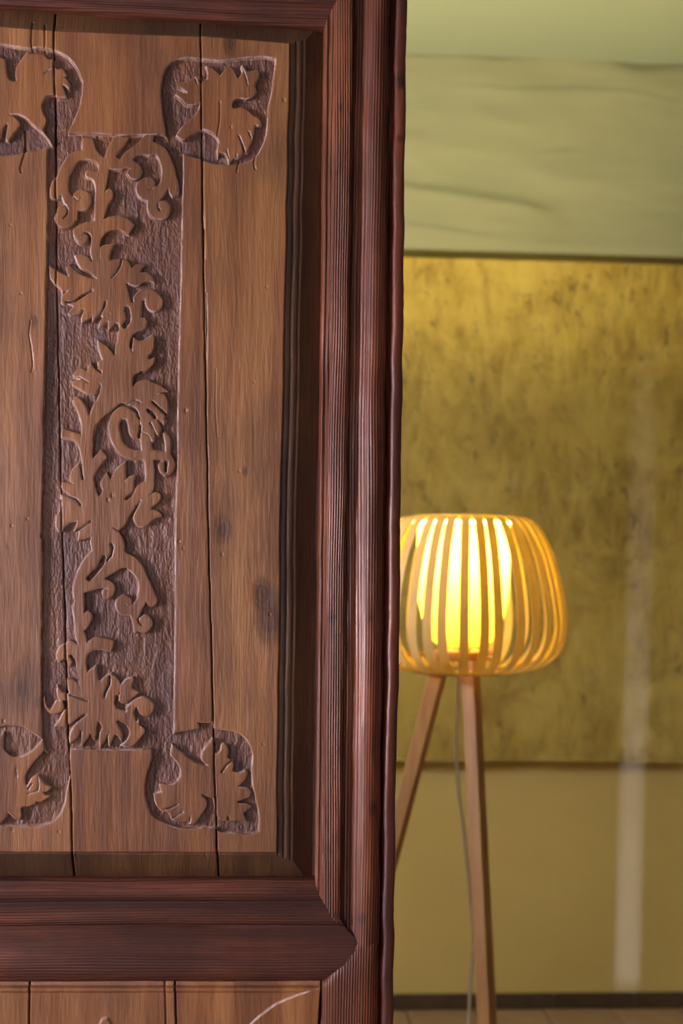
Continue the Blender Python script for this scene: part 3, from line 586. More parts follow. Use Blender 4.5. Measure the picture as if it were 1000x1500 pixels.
# --- distance fields on a pixel-spaced grid that is then laid on the door plane
def field_grid(us, vs_):
    return np.meshgrid(us, vs_)
def sdf_poly(U, Vv, P, out, margin=14.0):
    """writes max(out, signed distance) (positive inside) in the window around P"""
    us = U[0]; vs_ = Vv[:, 0]
    i0, i1 = np.searchsorted(us, [P[:, 0].min() - margin, P[:, 0].max() + margin])
    j0, j1 = np.searchsorted(vs_, [P[:, 1].min() - margin, P[:, 1].max() + margin])
    if i1 <= i0 or j1 <= j0: return
    u = U[j0:j1, i0:i1]; v = Vv[j0:j1, i0:i1]
    d2 = np.full(u.shape, 1e9); ins = np.zeros(u.shape, bool)
    Qn = np.roll(P, -1, 0)
    for a, b in zip(P, Qn):
        ab = b - a; L2 = ab @ ab + 1e-12
        # distance only in the strip around the segment
        p0, p1 = np.searchsorted(us[i0:i1], [min(a[0], b[0]) - margin, max(a[0], b[0]) + margin])
        q0, q1 = np.searchsorted(vs_[j0:j1], [min(a[1], b[1]) - margin, max(a[1], b[1]) + margin])
        uu = u[q0:q1, p0:p1]; vv = v[q0:q1, p0:p1]
        t = np.clip(((uu - a[0]) * ab[0] + (vv - a[1]) * ab[1]) / L2, 0, 1)
        dd = (uu - a[0] - t * ab[0]) ** 2 + (vv - a[1] - t * ab[1]) ** 2
        d2[q0:q1, p0:p1] = np.minimum(d2[q0:q1, p0:p1], dd)
        if a[1] != b[1]:
            r0, r1 = np.searchsorted(vs_[j0:j1], [min(a[1], b[1]), max(a[1], b[1])])
            if r1 > r0:
                vr = vs_[j0:j1][r0:r1]; xc = a[0] + (vr - a[1]) / ab[1] * ab[0]
                ins[r0:r1] ^= (u[r0:r1] < xc[:, None])
    d = np.sqrt(np.minimum(d2, margin ** 2)); d = np.where(ins, d, -d)
    np.maximum(out[j0:j1, i0:i1], d, out=out[j0:j1, i0:i1])
def dist_line(U, Vv, P, out, margin=9.0):
    """min distance to an open polyline"""
    us = U[0]; vs_ = Vv[:, 0]
    for a, b in zip(P[:-1], P[1:]):
        ab = b - a; L2 = ab @ ab + 1e-12
        i0, i1 = np.searchsorted(us, [min(a[0], b[0]) - margin, max(a[0], b[0]) + margin])
        j0, j1 = np.searchsorted(vs_, [min(a[1], b[1]) - margin, max(a[1], b[1]) + margin])
        if i1 <= i0 or j1 <= j0: continue
        uu = U[j0:j1, i0:i1]; vv = Vv[j0:j1, i0:i1]
        t = np.clip(((uu - a[0]) * ab[0] + (vv - a[1]) * ab[1]) / L2, 0, 1)
        dd = np.sqrt((uu - a[0] - t * ab[0]) ** 2 + (vv - a[1] - t * ab[1]) ** 2)
        np.minimum(out[j0:j1, i0:i1], dd, out=out[j0:j1, i0:i1])

SP = 0.9
us = np.concatenate([np.arange(-152, -4, 3.0), np.arange(-4, 486, SP)])
vv_ = np.arange(2, 1294, SP)
U, Vv = field_grid(us, vv_)
BIG = 14.0
d_rec = np.full(U.shape, -BIG)
for P in (TL, TR, CH, BL, BR):
    sdf_poly(U, Vv, curve('1', P), d_rec, BIG)
d_field = -d_rec
NP_ = 12
d_orn = np.full(U.shape, -BIG); pid = np.full(U.shape, -1, np.int32)
for k in range(NP_):
    dk = np.full(U.shape, -BIG)
    for (g, crop, pts) in RAISED:
        if g == k: sdf_poly(U, Vv, curve(crop, pts), dk, BIG)
    pid = np.where((dk > d_orn) & (dk > -4), k, pid); d_orn = np.maximum(d_orn, dk)
for crop, pts, w in CUTS:
    c = np.full(U.shape, 9.0); P = curve(crop, pts, closed=False); dist_line(U, Vv, P, c)
    d_orn = np.where(c < 8.5, np.minimum(d_orn, c - w), d_orn)
# organic waver of the hand-cut edges
wav = 0.35 * vnoise(U * .11, Vv * .11, 31) + 0.25 * vnoise(U * .33, Vv * .33, 32)
d_orn = d_orn + np.where(np.abs(d_orn) < BIG - 1, wav, 0); d_field = d_field + np.where(np.abs(d_field) < BIG - 1, wav, 0)
dmax = np.maximum(d_field, d_orn)
WALL = 1.7
# snap grid vertices to the upper and lower edge of every carved wall
gv, gu = np.gradient(dmax, vv_, us)
g2 = gu * gu + gv * gv + 1e-6
Us, Vs = U.copy(), Vv.copy(); dd = dmax.copy()
for target in (0.0, -WALL):
    e = dmax - target; m = (np.abs(e) < 0.5 * SP) & (g2 > 0.4) & (g2 < 1.8)
    Us = np.where(m, U - e * gu / g2, Us); Vs = np.where(m, Vv - e * gv / g2, Vs); dd = np.where(m, target, dd)
top = np.where(dd > 0, -0.5 * np.exp(-np.clip(dd, 0, 20) / 0.8), 0)
depth = 9.2 + 1.3 * vnoise(U * .02, Vv * .012, 41) + 0.7 * vnoise(U * .16, Vv * .05, 42) + 0.45 * vnoise(U * .5, Vv * .22, 43) + 0.35 * vnoise(U * .9, Vv * .3, 44)
w = np.clip(-dd / WALL, 0, 1)
H = top - w * depth - np.where(dd <= 0, 0.5, 0) * (1 - w)
surf = 0.35 * vnoise(U * .03, Vv * .008, 45) + 0.16 * vnoise(U * .25, Vv * .03, 46) + 0.10 * vnoise(U * .7, Vv * .08, 47)
H = H + surf
# outer field edge, bead and bevel
u_fr = np.interp(Vv, [0, 65, 740, 1245, 1300], [425.5, 424, 410.5, 404.5, 404]) + 0.8 * vnoise(Vv * .02, Vv * 0, 48)
v_ft = np.interp(U, [-160, 0, 80, 300, 424, 480], [31.5, 39, 45, 53.5, 64, 67]); v_fb = 1247.5 + U * .004
u_fl = 330 - u_fr
bev_r = U - u_fr; bev_t = v_ft - Vv; bev_b = Vv - v_fb; bev_l = u_fl - U
def prof(d, xs, ys): return np.interp(d, xs, ys)
hr = prof(bev_r, [-40, -1.5, 0, 1.6, 4, 8, 10.5, 12, 15, 18.5, 20, 24, 58], [0, 0, -.5, -6.5, -5.4, -5.4, -8, -6.8, -6.6, -7.6, -9, -9, -28])
hl = prof(bev_l, [-40, -1.5, 0, 1.6, 4, 8, 10.5, 12, 15, 18.5, 20, 24, 58], [0, 0, -.5, -6.5, -5.4, -5.4, -8, -6.8, -6.6, -7.6, -9, -9, -28])
ht = prof(bev_t, [-40, -1.5, 0, 1.5, 4, 34], [0, 0, -.5, -5.5, -6, -20])
hb = prof(bev_b, [-40, -1.5, 0, 1.5, 4, 40], [0, 0, -.5, -5.0, -4.5, -20])
rim = np.minimum(np.minimum(hr, hl), np.minimum(ht, hb))
isrim = rim < -0.01
H = np.where(isrim, np.minimum(rim + surf, H + 0 * H), H)
# plank joints, splits, knots and nail pits
J1 = [(80, -20), (79, 40), (78.5, 75), (80, 140), (81, 215), (81.5, 300), (82, 420), (85, 560), (88, 690), (92, 830), (96, 960), (99, 1080), (104, 1160), (105.5, 1250), (108, 1300)]
J2 = [(294, -20), (293.5, 55), (294.5, 100), (295, 190), (296.5, 300), (299, 450), (302, 600), (305, 760), (308.5, 900), (312, 1045), (315, 1165), (318, 1250), (321, 1300)]
def joint_u(J): a = np.array(J, float); return np.interp(Vv, a[:, 1], a[:, 0]) + 0.5 * vnoise(Vv * .05, Vv * 0 + J[0][0], 50)
j1, j2 = joint_u(J1), joint_u(J2)
H += np.interp(np.abs(U - j1), [0, 0.5, 1.3, 3], [-11, -8, -0.5, 0]) * np.interp(Vv, [200, 260, 540, 860, 900, 1060, 1100], [1, .6, .4, .4, .9, .9, 1])
H += np.interp(np.abs(U - j2), [0, 0.45, 1.15, 3], [-11, -8, -0.4, 0]) * np.where((Vv > 230) & (Vv < 1040), .8, 1)
plankC = U > j2; plankA = U < j1
H += np.where(plankC, np.interp(Vv, [0, 90, 190, 260, 1100, 1300], [2.2, 2.2, 1.6, .3, 0.2, -0.8]), 0)
H += np.where(plankA, np.interp(Vv, [0, 200, 800, 1300], [0.8, .4, .6, .2]), 0)
SPLITS = [([(47,30),(46,60),(47,72)],.7,3),([(65,34),(66,55),(65,75)],.7,3),([(36,215),(36,225),(30,245),(31,252)],.9,3),([(36,190),(37,222)],.7,2.5),
 ([(298,200),(297,260),(299,330),(300,380)],.6,2),([(322,150),(322,175),(318,200)],.5,2),([(45,470),(43,490),(46,510),(48,535),(46,545)],.5,1.6),
 ([(302,430),(303,500),(301,560)],.5,2),([(316,540),(316,600),(318,640)],.4,1.0),
 ([(110,1252),(114,1262)],.4,1.2),([(300,1250),(302,1258)],.4,1.2),([(374,228),(372,240),(374,248)],.7,2),([(350,235),(347,252)],.7,2)]
for pts, ww, dep in SPLITS:
    c = np.full(U.shape, 9.0); dist_line(U, Vv, curve('1', pts, closed=False), c)
    H -= np.interp(c, [0, ww, ww + 1.2], [dep, dep * .6, 0])
PITS = [(5,1056,2),(18,1215,2),(86,1218,1.6),(40,760,1.5),(17,770,1.5),(416,147,2.2),(338,187,1.2),(272,602,2.4),(262,793,2),(268,803,1.5),(372,560,1.2),(390,420,1.3),(350,690,1.4),(325,812,2),(30,430,1.3),(15,330,1.2),(160,460,1.0),(164,726,2.5),(158,732,2),(395,900,1.3),(385,1090,1.3)]
for (a, b_, r) in PITS:
    H -= 1.3 * np.exp(-(((U - a) / r) ** 2 + ((Vv - b_) / (r * 1.4)) ** 2))
# fine chisel nicks on the grounds
WEAR = (np.interp(dd, [-WALL - .2, -WALL * .75, 0.0, 0.7], [0, 1, 1, 0]) * ~isrim).ravel()
PW = on_y(Us, Vs, YD)
PW[:, 1] = YD - (H * S).ravel()
FQ = grid_faces(len(vv_), len(us))
# classify quads
dflt = dmax.ravel(); dq = dflt[FQ]
ornq = d_orn.ravel()[FQ].min(1); fieldq = d_field.ravel()[FQ].max(1)
pq = pid.ravel()[FQ].max(1)
isorn = (d_orn.ravel()[FQ].max(1) > -0.35) & (d_orn.ravel()[FQ].mean(1) > d_field.ravel()[FQ].mean(1)) & (pq >= 0)
rimq = isrim.ravel()[FQ].any(1)
isorn &= ~rimq
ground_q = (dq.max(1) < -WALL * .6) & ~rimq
cu = U.ravel()[FQ].mean(1); cj1 = j1.ravel()[FQ].mean(1); cj2 = j2.ravel()[FQ].mean(1)
# stay inside the frame opening
u_in = np.interp(Vv, [0, 1300], [476.5, 463.5]); v_it = 7 + .0723 * U - 3; v_ib = 1289.0
inside = ((U < u_in) & (U > 330 - u_in) & (Vv > v_it) & (Vv < v_ib)).ravel()[FQ].all(1)
def sub_mesh(name, sel, parent, mats, midx=None):
    f = FQ[sel]
    if not len(f): return None
    used, inv = np.unique(f, return_inverse=True)
    me = mesh_from(name, PW[used], inv.reshape(f.shape), True, DB, None if midx is None else midx[sel])
    if WEAR is not None:
        at = me.attributes.new('wear', 'FLOAT', 'POINT'); at.data.foreach_set('value', WEAR[used].astype(np.float32))
    return link(name, me, parent, mats)
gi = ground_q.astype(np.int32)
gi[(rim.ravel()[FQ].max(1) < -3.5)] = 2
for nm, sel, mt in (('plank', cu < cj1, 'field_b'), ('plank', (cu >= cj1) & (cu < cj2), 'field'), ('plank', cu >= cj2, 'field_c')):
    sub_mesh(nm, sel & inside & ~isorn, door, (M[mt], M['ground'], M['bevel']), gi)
ON = ['carved_scroll', 'carved_leaf', 'carved_leaf', 'carved_stem', 'carved_leaf', 'carved_leaf', 'carved_scroll', 'carved_leaf', 'corner_leaf', 'corner_leaf', 'corner_leaf', 'corner_leaf']
for k in range(NP_):
    sub_mesh(ON[k], isorn & inside & (pq == k), door, (M['field'],))

# --- mouldings of stiles and rails: strips in (position across, position along)
def strip(name, mat, us_fn, hs, v0, v1, step=5.0, vend=None, wob=0.6, seed=60, mirror=False, hfn=None, vstart=None):
    """vertical member: us_fn(v) gives the list of edge positions, hs the height at each"""
    n = len(hs); rows = []; vv = np.arange(v0, v1 + step, step)
    W_, HH = [], []
    t = np.linspace(0, 1, n)
    Ug = np.array([us_fn(v) for v in vv]); Vg = np.repeat(vv[:, None], n, 1)
    if vend is not None:
        e = np.array(vend)[None, :]; Vg = v0 + (Vg - v0) / (v1 - v0 + 1e-9) * (e - v0)
    if vstart is not None:
        e = np.array(vstart)[None, :]; Vg = e + (Vg - v0) / (v1 - v0 + 1e-9) * (v1 - e)
    Hg = np.repeat(np.array(hs, float)[None, :], len(vv), 0)
    if hfn is not None: Hg = hfn(Ug, Vg, Hg)
    Ug = Ug + wob * vnoise(Vg * .021, Vg * 0 + seed * 3.3, seed) + 0.35 * wob * vnoise(Vg * .09, np.arange(n)[None, :] * 1.7 + Vg * 0, seed + 1)
    Hg = Hg + 0.5 * wob * vnoise(Vg * .03, np.arange(n)[None, :] * .9 + Vg * 0, seed + 2)
    if mirror: Ug = 330 - Ug
    Pw = on_y(Ug, Vg, YD); Pw[:, 1] = YD - (Hg * S).ravel()
    f = grid_faces(len(vv), n)
    if mirror: f = f[:, ::-1]
    return link(name, mesh_from(name, Pw, f, True, DB), door, (M[mat],))
def dense(us, hs, k=4):
    """refine a profile given as matching lists"""
    u = np.array(us, float); h = np.array(hs, float); s = np.arange(len(u)); q = np.linspace(0, len(u) - 1, (len(u) - 1) * k + 1)
    return np.interp(q, s, u), np.interp(q, s, h)
VT, VB = -160, 2545        # door top and bottom in pixel rows
lip_l = lambda v: 474.5 - .0099 * v
lip_r = lambda v: 487.5 - .0132 * v
fl_r = lambda v: 517 - .0146 * v
rg = lambda v: 546 - .0130 * v
ro_r = lambda v: 571 - .0112 * v
be_l = lambda v: 578 - .0130 * v
ed = lambda v: 596.5 - .0125 * v
for mir in (False, True):
    # fillet next to the panel
    tt = np.array([0, 0, .12, .35, .5, .62, .8, 1.0]); hh_ = [-26, -6, -1, 1.2, 0.6, -1.2, 0.5, 5]
    strip('fillet', 'lip', lambda v: list(lip_l(v) + (lip_r(v) - lip_l(v)) * tt), hh_, 14, 1320, seed=61, mirror=mir,
          vend=list(1290 + 30 * tt), vstart=list(40 - 36 * tt))
    # ridged flat moulding
    t2 = np.array([0, .05, .12, .3, .5, .7, .88, .95, 1.0, 1.0]); h2 = [4, 7, 8.4, 9.2, 9.6, 9.4, 9.0, 8.0, 5.5, -12]
    strip('flat_moulding', 'lip', lambda v: list(lip_r(v) + (fl_r(v) - lip_r(v)) * t2), h2, -44, 1352, seed=64, mirror=mir, wob=0.9,
          vend=list(1320 + 32 * t2), vstart=list(4 - 48 * t2))
    # hollow and roll above the mitre
    def us_roll(v):
        a, b, c = fl_r(v) - 1, rg(v), ro_r(v)
        return [a, a + 2, a + 6, a + 12, a + 18, a + 23, b - 4, b + 1, b + 6, b + 11, b + 16, b + 20, c - 2, c, c]
    h3 = [-11, -11, -9.5, -6.5, -2, 3.5, 8.0, 10.5, 11.4, 11.0, 9.2, 6.0, 2, -4, -14]
    ve = [1350, 1353, 1357, 1363, 1369, 1374, 1379] + [1380] * 8
    vs0 = [-40, -44, -48, -54, -60, -66, -72] + [-72] * 8
    strip('roll_moulding', 'roll', us_roll, h3, -72, 1380, seed=67, mirror=mir, wob=1.0, vend=ve, vstart=vs0)
    # plain stile face under the mitre of the middle rail
    def us_low(v):
        L = np.interp(v, [1378, 1440, 1500, 2545], [525.5, 471, 470, 457]); c = ro_r(v)
        q = np.array([0, 0, .06, .2, .4, .6, .75, .86, .93, 1, 1]); return list(L + (c - L) * q)
    strip('stile', 'roll', us_low, [-26, 6, 8.5, 9.2, 9.6, 9.8, 9.2, 6.5, 2.5, -4, -14], 1380, VB, seed=70, mirror=mir, wob=0.8)
    # stile above the upper mitre
    def us_top(v):
        L = np.interp(v, [-160, -72], [512, 548]); c = ro_r(v)
        q = np.array([0, 0, .2, .5, .8, 1, 1]); return list(L + (c - L) * q)
    strip('stile', 'roll', us_top, [-20, 8, 9.6, 9.8, 7, -4, -14], VT, -72, seed=73, mirror=mir)
    # rounded bead on the free edge
    def us_bead(v):
        a, c = be_l(v), ed(v); m = np.interp(v, [1000, 1170], [0, -2.0])
        q = np.array([-.28, -.1, 0, .08, .2, .38, .58, .76, .9, .98, 1.0, 1.0]); return list(a + m + (c + m - a - m) * q)
    strip('edge_bead', 'bead', us_bead, [-15, -15, -8, 1.0, 4.8, 5.4, 4.8, 3.8, 2.4, -0.8, -8, -44], VT, VB, seed=76, mirror=mir, wob=1.1)

def rail(name, mat, vfn, hs, u_end, vofs_slope, seed, nu=150):
    """horizontal member: vfn = row of each edge at u=0, u_end = right end per edge (mirrored at the left)"""
    n = len(hs); t = np.linspace(0, 1, nu); ue = np.array(u_end, float)
    Ug = (330 - ue)[None, :] + t[:, None] * (2 * ue - 330)[None, :]
    Vg = np.array(vfn, float)[None, :] + Ug * np.array(vofs_slope, float)[None, :]
    Vg = Vg + 0.8 * vnoise(Ug * .013, Ug * 0 + seed, seed) + 0.35 * vnoise(Ug * .06, np.arange(n)[None, :] * 1.3 + 0 * Ug, seed + 1)
    Hg = np.array(hs, float)[None, :] + 0.4 * vnoise(Ug * .02, np.arange(n)[None, :] * .9 + Ug * 0, seed + 2)
    Pw = on_y(Ug, Vg, YD); Pw[:, 1] = YD - (Hg * S).ravel()
    return link(name, mesh_from(name, Pw, grid_faces(nu, n)[:, ::-1], True, DB), door, (M[mat],))
# middle rail between the two panels
sl = 0.0
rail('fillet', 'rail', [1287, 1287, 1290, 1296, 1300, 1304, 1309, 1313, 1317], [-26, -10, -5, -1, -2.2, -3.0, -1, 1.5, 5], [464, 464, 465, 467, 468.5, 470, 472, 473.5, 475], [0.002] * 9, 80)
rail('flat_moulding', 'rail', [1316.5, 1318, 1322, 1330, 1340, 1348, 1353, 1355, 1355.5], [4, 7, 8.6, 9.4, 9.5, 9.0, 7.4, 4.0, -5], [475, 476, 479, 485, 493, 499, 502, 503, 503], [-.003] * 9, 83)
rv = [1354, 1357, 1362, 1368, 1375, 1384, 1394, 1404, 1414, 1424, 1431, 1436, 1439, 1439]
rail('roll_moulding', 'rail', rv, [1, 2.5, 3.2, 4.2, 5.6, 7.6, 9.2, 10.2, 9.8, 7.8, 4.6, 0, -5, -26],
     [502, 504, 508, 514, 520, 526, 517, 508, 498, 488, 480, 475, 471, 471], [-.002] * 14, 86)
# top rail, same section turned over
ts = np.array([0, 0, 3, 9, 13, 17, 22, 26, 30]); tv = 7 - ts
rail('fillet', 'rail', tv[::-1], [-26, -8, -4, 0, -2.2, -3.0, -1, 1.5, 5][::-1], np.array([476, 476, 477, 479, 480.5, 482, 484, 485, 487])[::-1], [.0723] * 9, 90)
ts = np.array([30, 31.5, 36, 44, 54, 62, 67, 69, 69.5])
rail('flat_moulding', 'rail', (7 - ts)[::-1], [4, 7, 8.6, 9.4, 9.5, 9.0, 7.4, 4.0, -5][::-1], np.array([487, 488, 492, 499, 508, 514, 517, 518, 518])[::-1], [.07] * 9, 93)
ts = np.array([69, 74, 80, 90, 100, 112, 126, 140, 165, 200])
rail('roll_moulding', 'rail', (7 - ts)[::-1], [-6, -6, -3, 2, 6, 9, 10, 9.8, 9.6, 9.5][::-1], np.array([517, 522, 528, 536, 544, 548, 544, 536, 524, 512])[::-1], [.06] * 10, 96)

# --- lower panel: planks, bevel strip and the start of its carving
us2 = np.concatenate([np.arange(-150, -4, 4.0), np.arange(-4, 484, 1.0)]); vv2 = np.concatenate([np.arange(1434, 1506, 1.0), np.arange(1510, 2380, 10.0)])
U, Vv = field_grid(us2, vv2)
arc = curve('1', [(474,1446),(455,1452),(430,1461),(405,1472),(385,1486),(368,1501),(352,1525),(340,1560),(335,1600),(340,1650),(420,1660),(475,1640)])
dA = np.full(U.shape, -14.0); sdf_poly(U, Vv, arc, dA, 14.0)
leafb = curve('1', [(140,1540),(146,1505),(150,1494),(157,1492),(162,1502),(175,1520),(185,1545)])
dL = np.full(U.shape, -14.0); sdf_poly(U, Vv, leafb, dL, 14.0)
dA = np.maximum(dA, dL)
H = -3.4 * np.clip(-dA / 1.6, 0, 1) * np.clip((Vv - 1452) / 3, 0, 1) * np.clip((U + 60) / 20, 0, 1)
H += 0.4 * vnoise(U * .03, Vv * .01, 145) + 0.2 * vnoise(U * .3, Vv * .04, 146)
H += np.interp(Vv, [1434, 1439, 1445, 1448], [-9, -7.5, -6.5, 0])
for (ju, ju2) in ((43, 42), (241, 243), (256, 258)):
    jj = np.interp(Vv, [1430, 1510, 2400], [ju, ju2, ju2 + 6]); H += np.interp(np.abs(U - jj), [0, .7, 1.6], [-8, -6, 0]) * (0.5 if ju == 241 else 1)
ur = np.interp(Vv, [1440, 1500, 2400], [470.5, 466, 455]); dr = np.minimum(ur - U, U - (330 - ur))
H += np.interp(dr, [-6, -1, 0.5, 2], [-22, -20, -1, 0])
WEAR = np.interp(dA, [-2.0, -1.4, 0.0, 0.7], [0, 1, 1, 0]).ravel()
PW = on_y(U, Vv, YD); PW[:, 1] = YD - (H * S).ravel(); FQ = grid_faces(len(vv2), len(us2))
cu = U.ravel()[FQ].mean(1); cv = Vv.ravel()[FQ].mean(1)
jA = np.interp(cv, [1430, 1510, 2400], [43, 42, 48]); jB = np.interp(cv, [1430, 1510, 2400], [256, 258, 264])
inb = ((U < np.interp(Vv, [1434, 2400], [478, 462])) & (U > 330 - np.interp(Vv, [1434, 2400], [478, 462]))).ravel()[FQ].all(1)
for sel, mt in ((cu < jA, 'field_c'), ((cu >= jA) & (cu < jB), 'field_b'), (cu >= jB, 'field')):
    sub_mesh('plank', sel & inb, door, (M[mt],))
# bottom rail below the picture and the core of the leaf
PB = on_y([330 - 465, 465], [2375, 2375], YD)
MB().bevbox((XD0 + 0.06, YD - 0.008, ZD0), (XD1 - 0.06, YD + 0.03, 0.17), 0.006).build('bottom_rail', M['rail'], door, DB)
MB().box((XD0 + 0.012, YD + 0.021, ZD0 + .001), (XD1 - 0.012, YD + 0.036, ZD1 - 0.045)).build('door_core', M['core'], door, DB)
# ================================================================== tripod floor lamp with a bent-wood shade
LD = 3.06
LC = on_depth(678, 850, LD); LC[2] = 0.0
lamp = empty('floor_lamp', tuple(LC)); tag(lamp, 'tripod floor lamp with glowing bent wooden slat shade in front of ochre panel', 'lamp')
PM = FPX / LD                                     # pixels per metre at the lamp
zpx = lambda v: CAM_Z + (PCY - v) / PM
# slat profile: radius, height
PR = [(.113, zpx(757.5)), (.128, zpx(757)), (.143, zpx(760)), (.158, zpx(769)), (.173, zpx(785)), (.189, zpx(808)), (.203, zpx(838)), (.213, zpx(868)), (.2195, zpx(897)), (.2205, zpx(917)), (.216, zpx(936)), (.204, zpx(953)), (.184, zpx(966)), (.160, zpx(974)), (.132, zpx(979)), (.112, zpx(980))]
pr = np.array(PR)
# smooth resample
q = np.linspace(0, len(pr) - 1, 46); 
def cr(a, q):
    i = np.clip(np.floor(q).astype(int), 0, len(a) - 2); t = q - i
    p0 = a[np.clip(i - 1, 0, len(a) - 1)]; p1 = a[i]; p2 = a[i + 1]; p3 = a[np.clip(i + 2, 0, len(a) - 1)]
    return 0.5 * (2 * p1 + (p2 - p0) * t + (2 * p0 - 5 * p1 + 4 * p2 - p3) * t * t + (3 * p1 - p0 - 3 * p2 + p3) * t ** 3)
rr, zz = cr(pr[:, 0], q), cr(pr[:, 1], q)
NS = 36
for k in range(NS):
    a0 = 2 * math.pi * (k + .35) / NS + random.uniform(-.022, .022); tw = random.uniform(-.05, .05); hw = 0.0097; th = 0.0011
    dr = random.uniform(-.004, .004); v = []; f = []
    m = len(rr)
    for i in range(m):
        s = i / (m - 1); a = a0 + tw * math.sin(math.pi * s); r = rr[i] + dr * math.sin(math.pi * s)
        c, sn = math.cos(a), math.sin(a)
        # normal of the profile in the r-z plane
        i0, i1 = max(i - 1, 0), min(i + 1, m - 1); tr, tz = rr[i1] - rr[i0], zz[i1] - zz[i0]; L = math.hypot(tr, tz); nr, nz_ = -tz / L, tr / L
        for (o, e) in ((-hw, -th), (hw, -th), (hw, th), (-hw, th)):
            R = r + nr * e; v.append((R * c - o * sn, R * sn + o * c, zz[i] + nz_ * e))
    for i in range(m - 1):
        for j in range(4):
            f.append((i * 4 + j, i * 4 + (j + 1) % 4, (i + 1) * 4 + (j + 1) % 4, (i + 1) * 4 + j))
    f.append((0, 1, 2, 3)); f.append(((m - 1) * 4 + 3, (m - 1) * 4 + 2, (m - 1) * 4 + 1, (m - 1) * 4))
    mb = MB(); mb.v = v; mb.f = f
    mb.build('slat', M['slat'], lamp, (0, 0, 0), False)
def ring(name, r, z, h, th, mat):
    return MB().lathe([(r - th, z - h), (r + th, z - h), (r + th, z + h), (r - th, z + h)], 64, close=True).build(name, M[mat], lamp, (0, 0, 0), True)
ring('top_ring', .112, zpx(759), .006, .002, 'slat')
ring('bottom_ring', .113, zpx(979), .006, .002, 'slat')
# translucent inner diffuser, open at the top, narrowing below
z0 = zpx(945)
dp = [(.050, z0), (.070, z0 + .018), (.086, z0 + .055), (.096, z0 + .10), (.099, z0 + .16), (.099, zpx(766))]
MB().lathe(dp, 64).build('diffuser', M['diffuser'], lamp, (0, 0, 0), True)['label'] = 'glowing yellow translucent inner cylinder'
holder = MB().lathe([(.002, zpx(952)), (.020, zpx(952)), (.020, zpx(903)), (.002, zpx(903))], 24).build('lamp_holder', M['metal'], lamp, (0, 0, 0), True)
MB().lathe([(.006, zpx(905)), (.018, zpx(902)), (.019, zpx(884)), (.030, zpx(868)), (.034, zpx(852)), (.029, zpx(836)), (.016, zpx(826)), (.002, zpx(823))], 32).build('bulb', M['bulb'], holder, (0, 0, 0), True)
zh = zpx(957)
MB().lathe([(.002, zh - .010), (.062, zh - .010), (.065, zh - .006), (.065, zh + .006), (.062, zh + .010), (.002, zh + .010)], 48).build('hub', M['leg'], lamp, (0, 0, 0), True)
for k in range(3):
    a = math.pi / 3 + k * 2 * math.pi / 3
    MB().bevbox((-.006, -.004, zh - .004), (.118, .004, zh + .004), .001).build('shade_arm', M['leg'], lamp, (0, 0, 0)).rotation_euler = (0, 0, a)
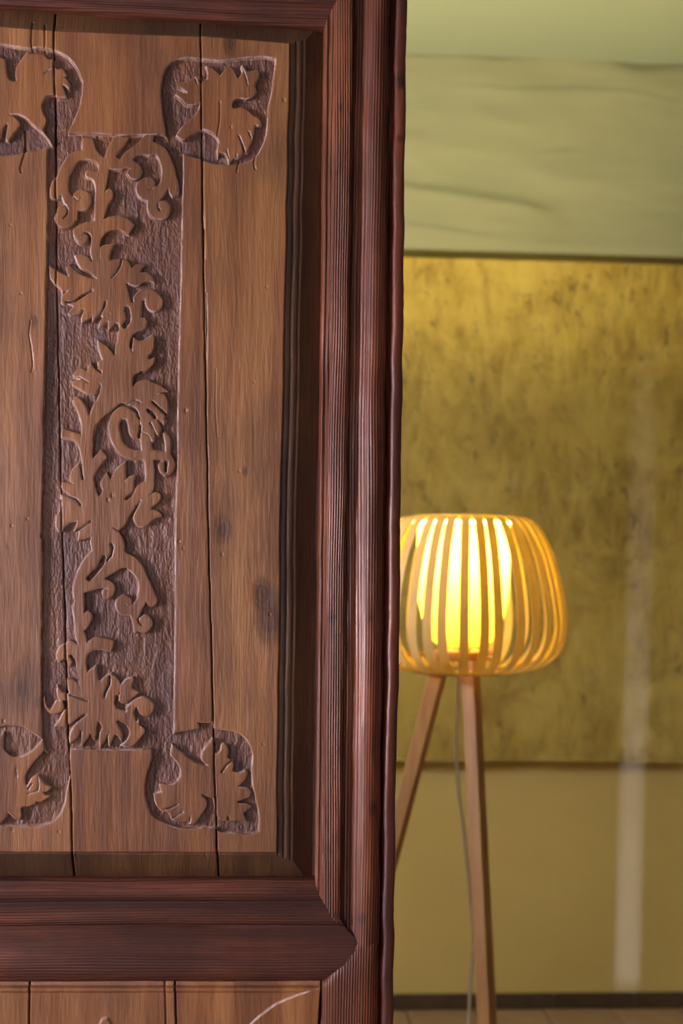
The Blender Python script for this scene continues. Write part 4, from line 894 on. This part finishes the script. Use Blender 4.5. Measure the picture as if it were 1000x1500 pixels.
# legs: square battens from the hub to the floor
def leg(top, foot, w=.0155, spin=0.0):
    t = Vector(foot) - Vector(top); d = t.normalized(); a = d.cross(Vector((math.sin(spin), math.cos(spin), 0))).normalized(); c = d.cross(a); mb = MB()
    r = .002
    def sec(p, k):
        n = len(mb.v)
        for (x, y) in ((-w, -w + r), (-w + r, -w), (w - r, -w), (w, -w + r), (w, w - r), (w - r, w), (-w + r, w), (-w, w - r)):
            mb.v.append(tuple(Vector(p) + a * x * k + c * y * k))
        return n
    s0 = sec(top, 1.0); s1 = sec(foot, 0.92)
    for j in range(8): mb.f.append((s0 + j, s0 + (j + 1) % 8, s1 + (j + 1) % 8, s1 + j))
    mb.f.append(tuple(range(s0, s0 + 8))); mb.f.append(tuple(range(s1, s1 + 8))[::-1])
    return mb.build('leg', M['leg'], lamp, (0, 0, 0))
def lamp_xy(u, v, dy):
    """x offset from the lamp axis for a pixel, at depth offset dy"""
    p = on_y([u], [v], LC[1] + dy)[0]; return p[0] - LC[0]
zt = zh - .012
leg((lamp_xy(647, 957, 0), 0.0, zt), (lamp_xy(647, 957, 0) - .30, 0.03, 0.0), spin=.5)
def aimed(u0, v0, u1, v1, dy0, dy1):
    """leg whose top and foot stand dy0/dy1 off the axis and whose slope follows two points of the photo"""
    q = []
    for (u, v) in ((u0, v0), (u1, v1)):
        z = .5
        for _ in range(8):
            dy = dy1 + (dy0 - dy1) * z / zt; p = on_y([u], [v], LC[1] + dy)[0]; z = p[2]
        q.append((p[0] - LC[0], z))
    k = (q[1][0] - q[0][0]) / (q[1][1] - q[0][1]); x = lambda z: q[0][0] + k * (z - q[0][1])
    return (x(zt), dy0, zt), (x(0), dy1, 0.0)
leg(*aimed(689.5, 1000, 713, 1500, -.05, -.30), spin=.62)
leg(*aimed(691, 1000, 717.5, 1500, .05, .29), spin=.3)
# flex hanging from the hub to the floor
cp = [(672, 958), (671.5, 990), (669, 1050), (668, 1105), (671, 1150), (677, 1200), (683, 1250), (689, 1310), (693.5, 1360), (693, 1400), (689, 1440), (687, 1475), (686, 1520), (684, 1580), (680, 1660)]
pts = []
for (u_, v_) in cp:
    p = on_y([u_], [v_], LC[1] + .02)[0]; pts.append((p[0] - LC[0], .02, p[2]))
x, y, z = pts[-1]
pts += [(x - .01, .025, .06), (x - .03, .05, .012), (x - .08, .12, .004), (x - .2, .35, .004), (x - .45, .8, .004), (x - .62, 1.3, .004)]
pa = np.array(pts); q = np.linspace(0, len(pa) - 1, 120)
ps = np.stack([cr(pa[:, k], q) for k in range(3)], 1); ps[:, 2] = np.maximum(ps[:, 2], .0035)
MB().tube([tuple(p) for p in ps], .0036, 8).build('cord', M['cord'], lamp, (0, 0, 0), True)
# the light of the bulb
bl = bpy.data.lights.new('bulb_light', 'POINT'); bl.energy = 250.0; bl.color = (1.0, 0.80, 0.31); bl.shadow_soft_size = 0.035
blo = bpy.data.objects.new('bulb_light', bl); COL.objects.link(blo); blo.location = (LC[0], LC[1], zpx(800))
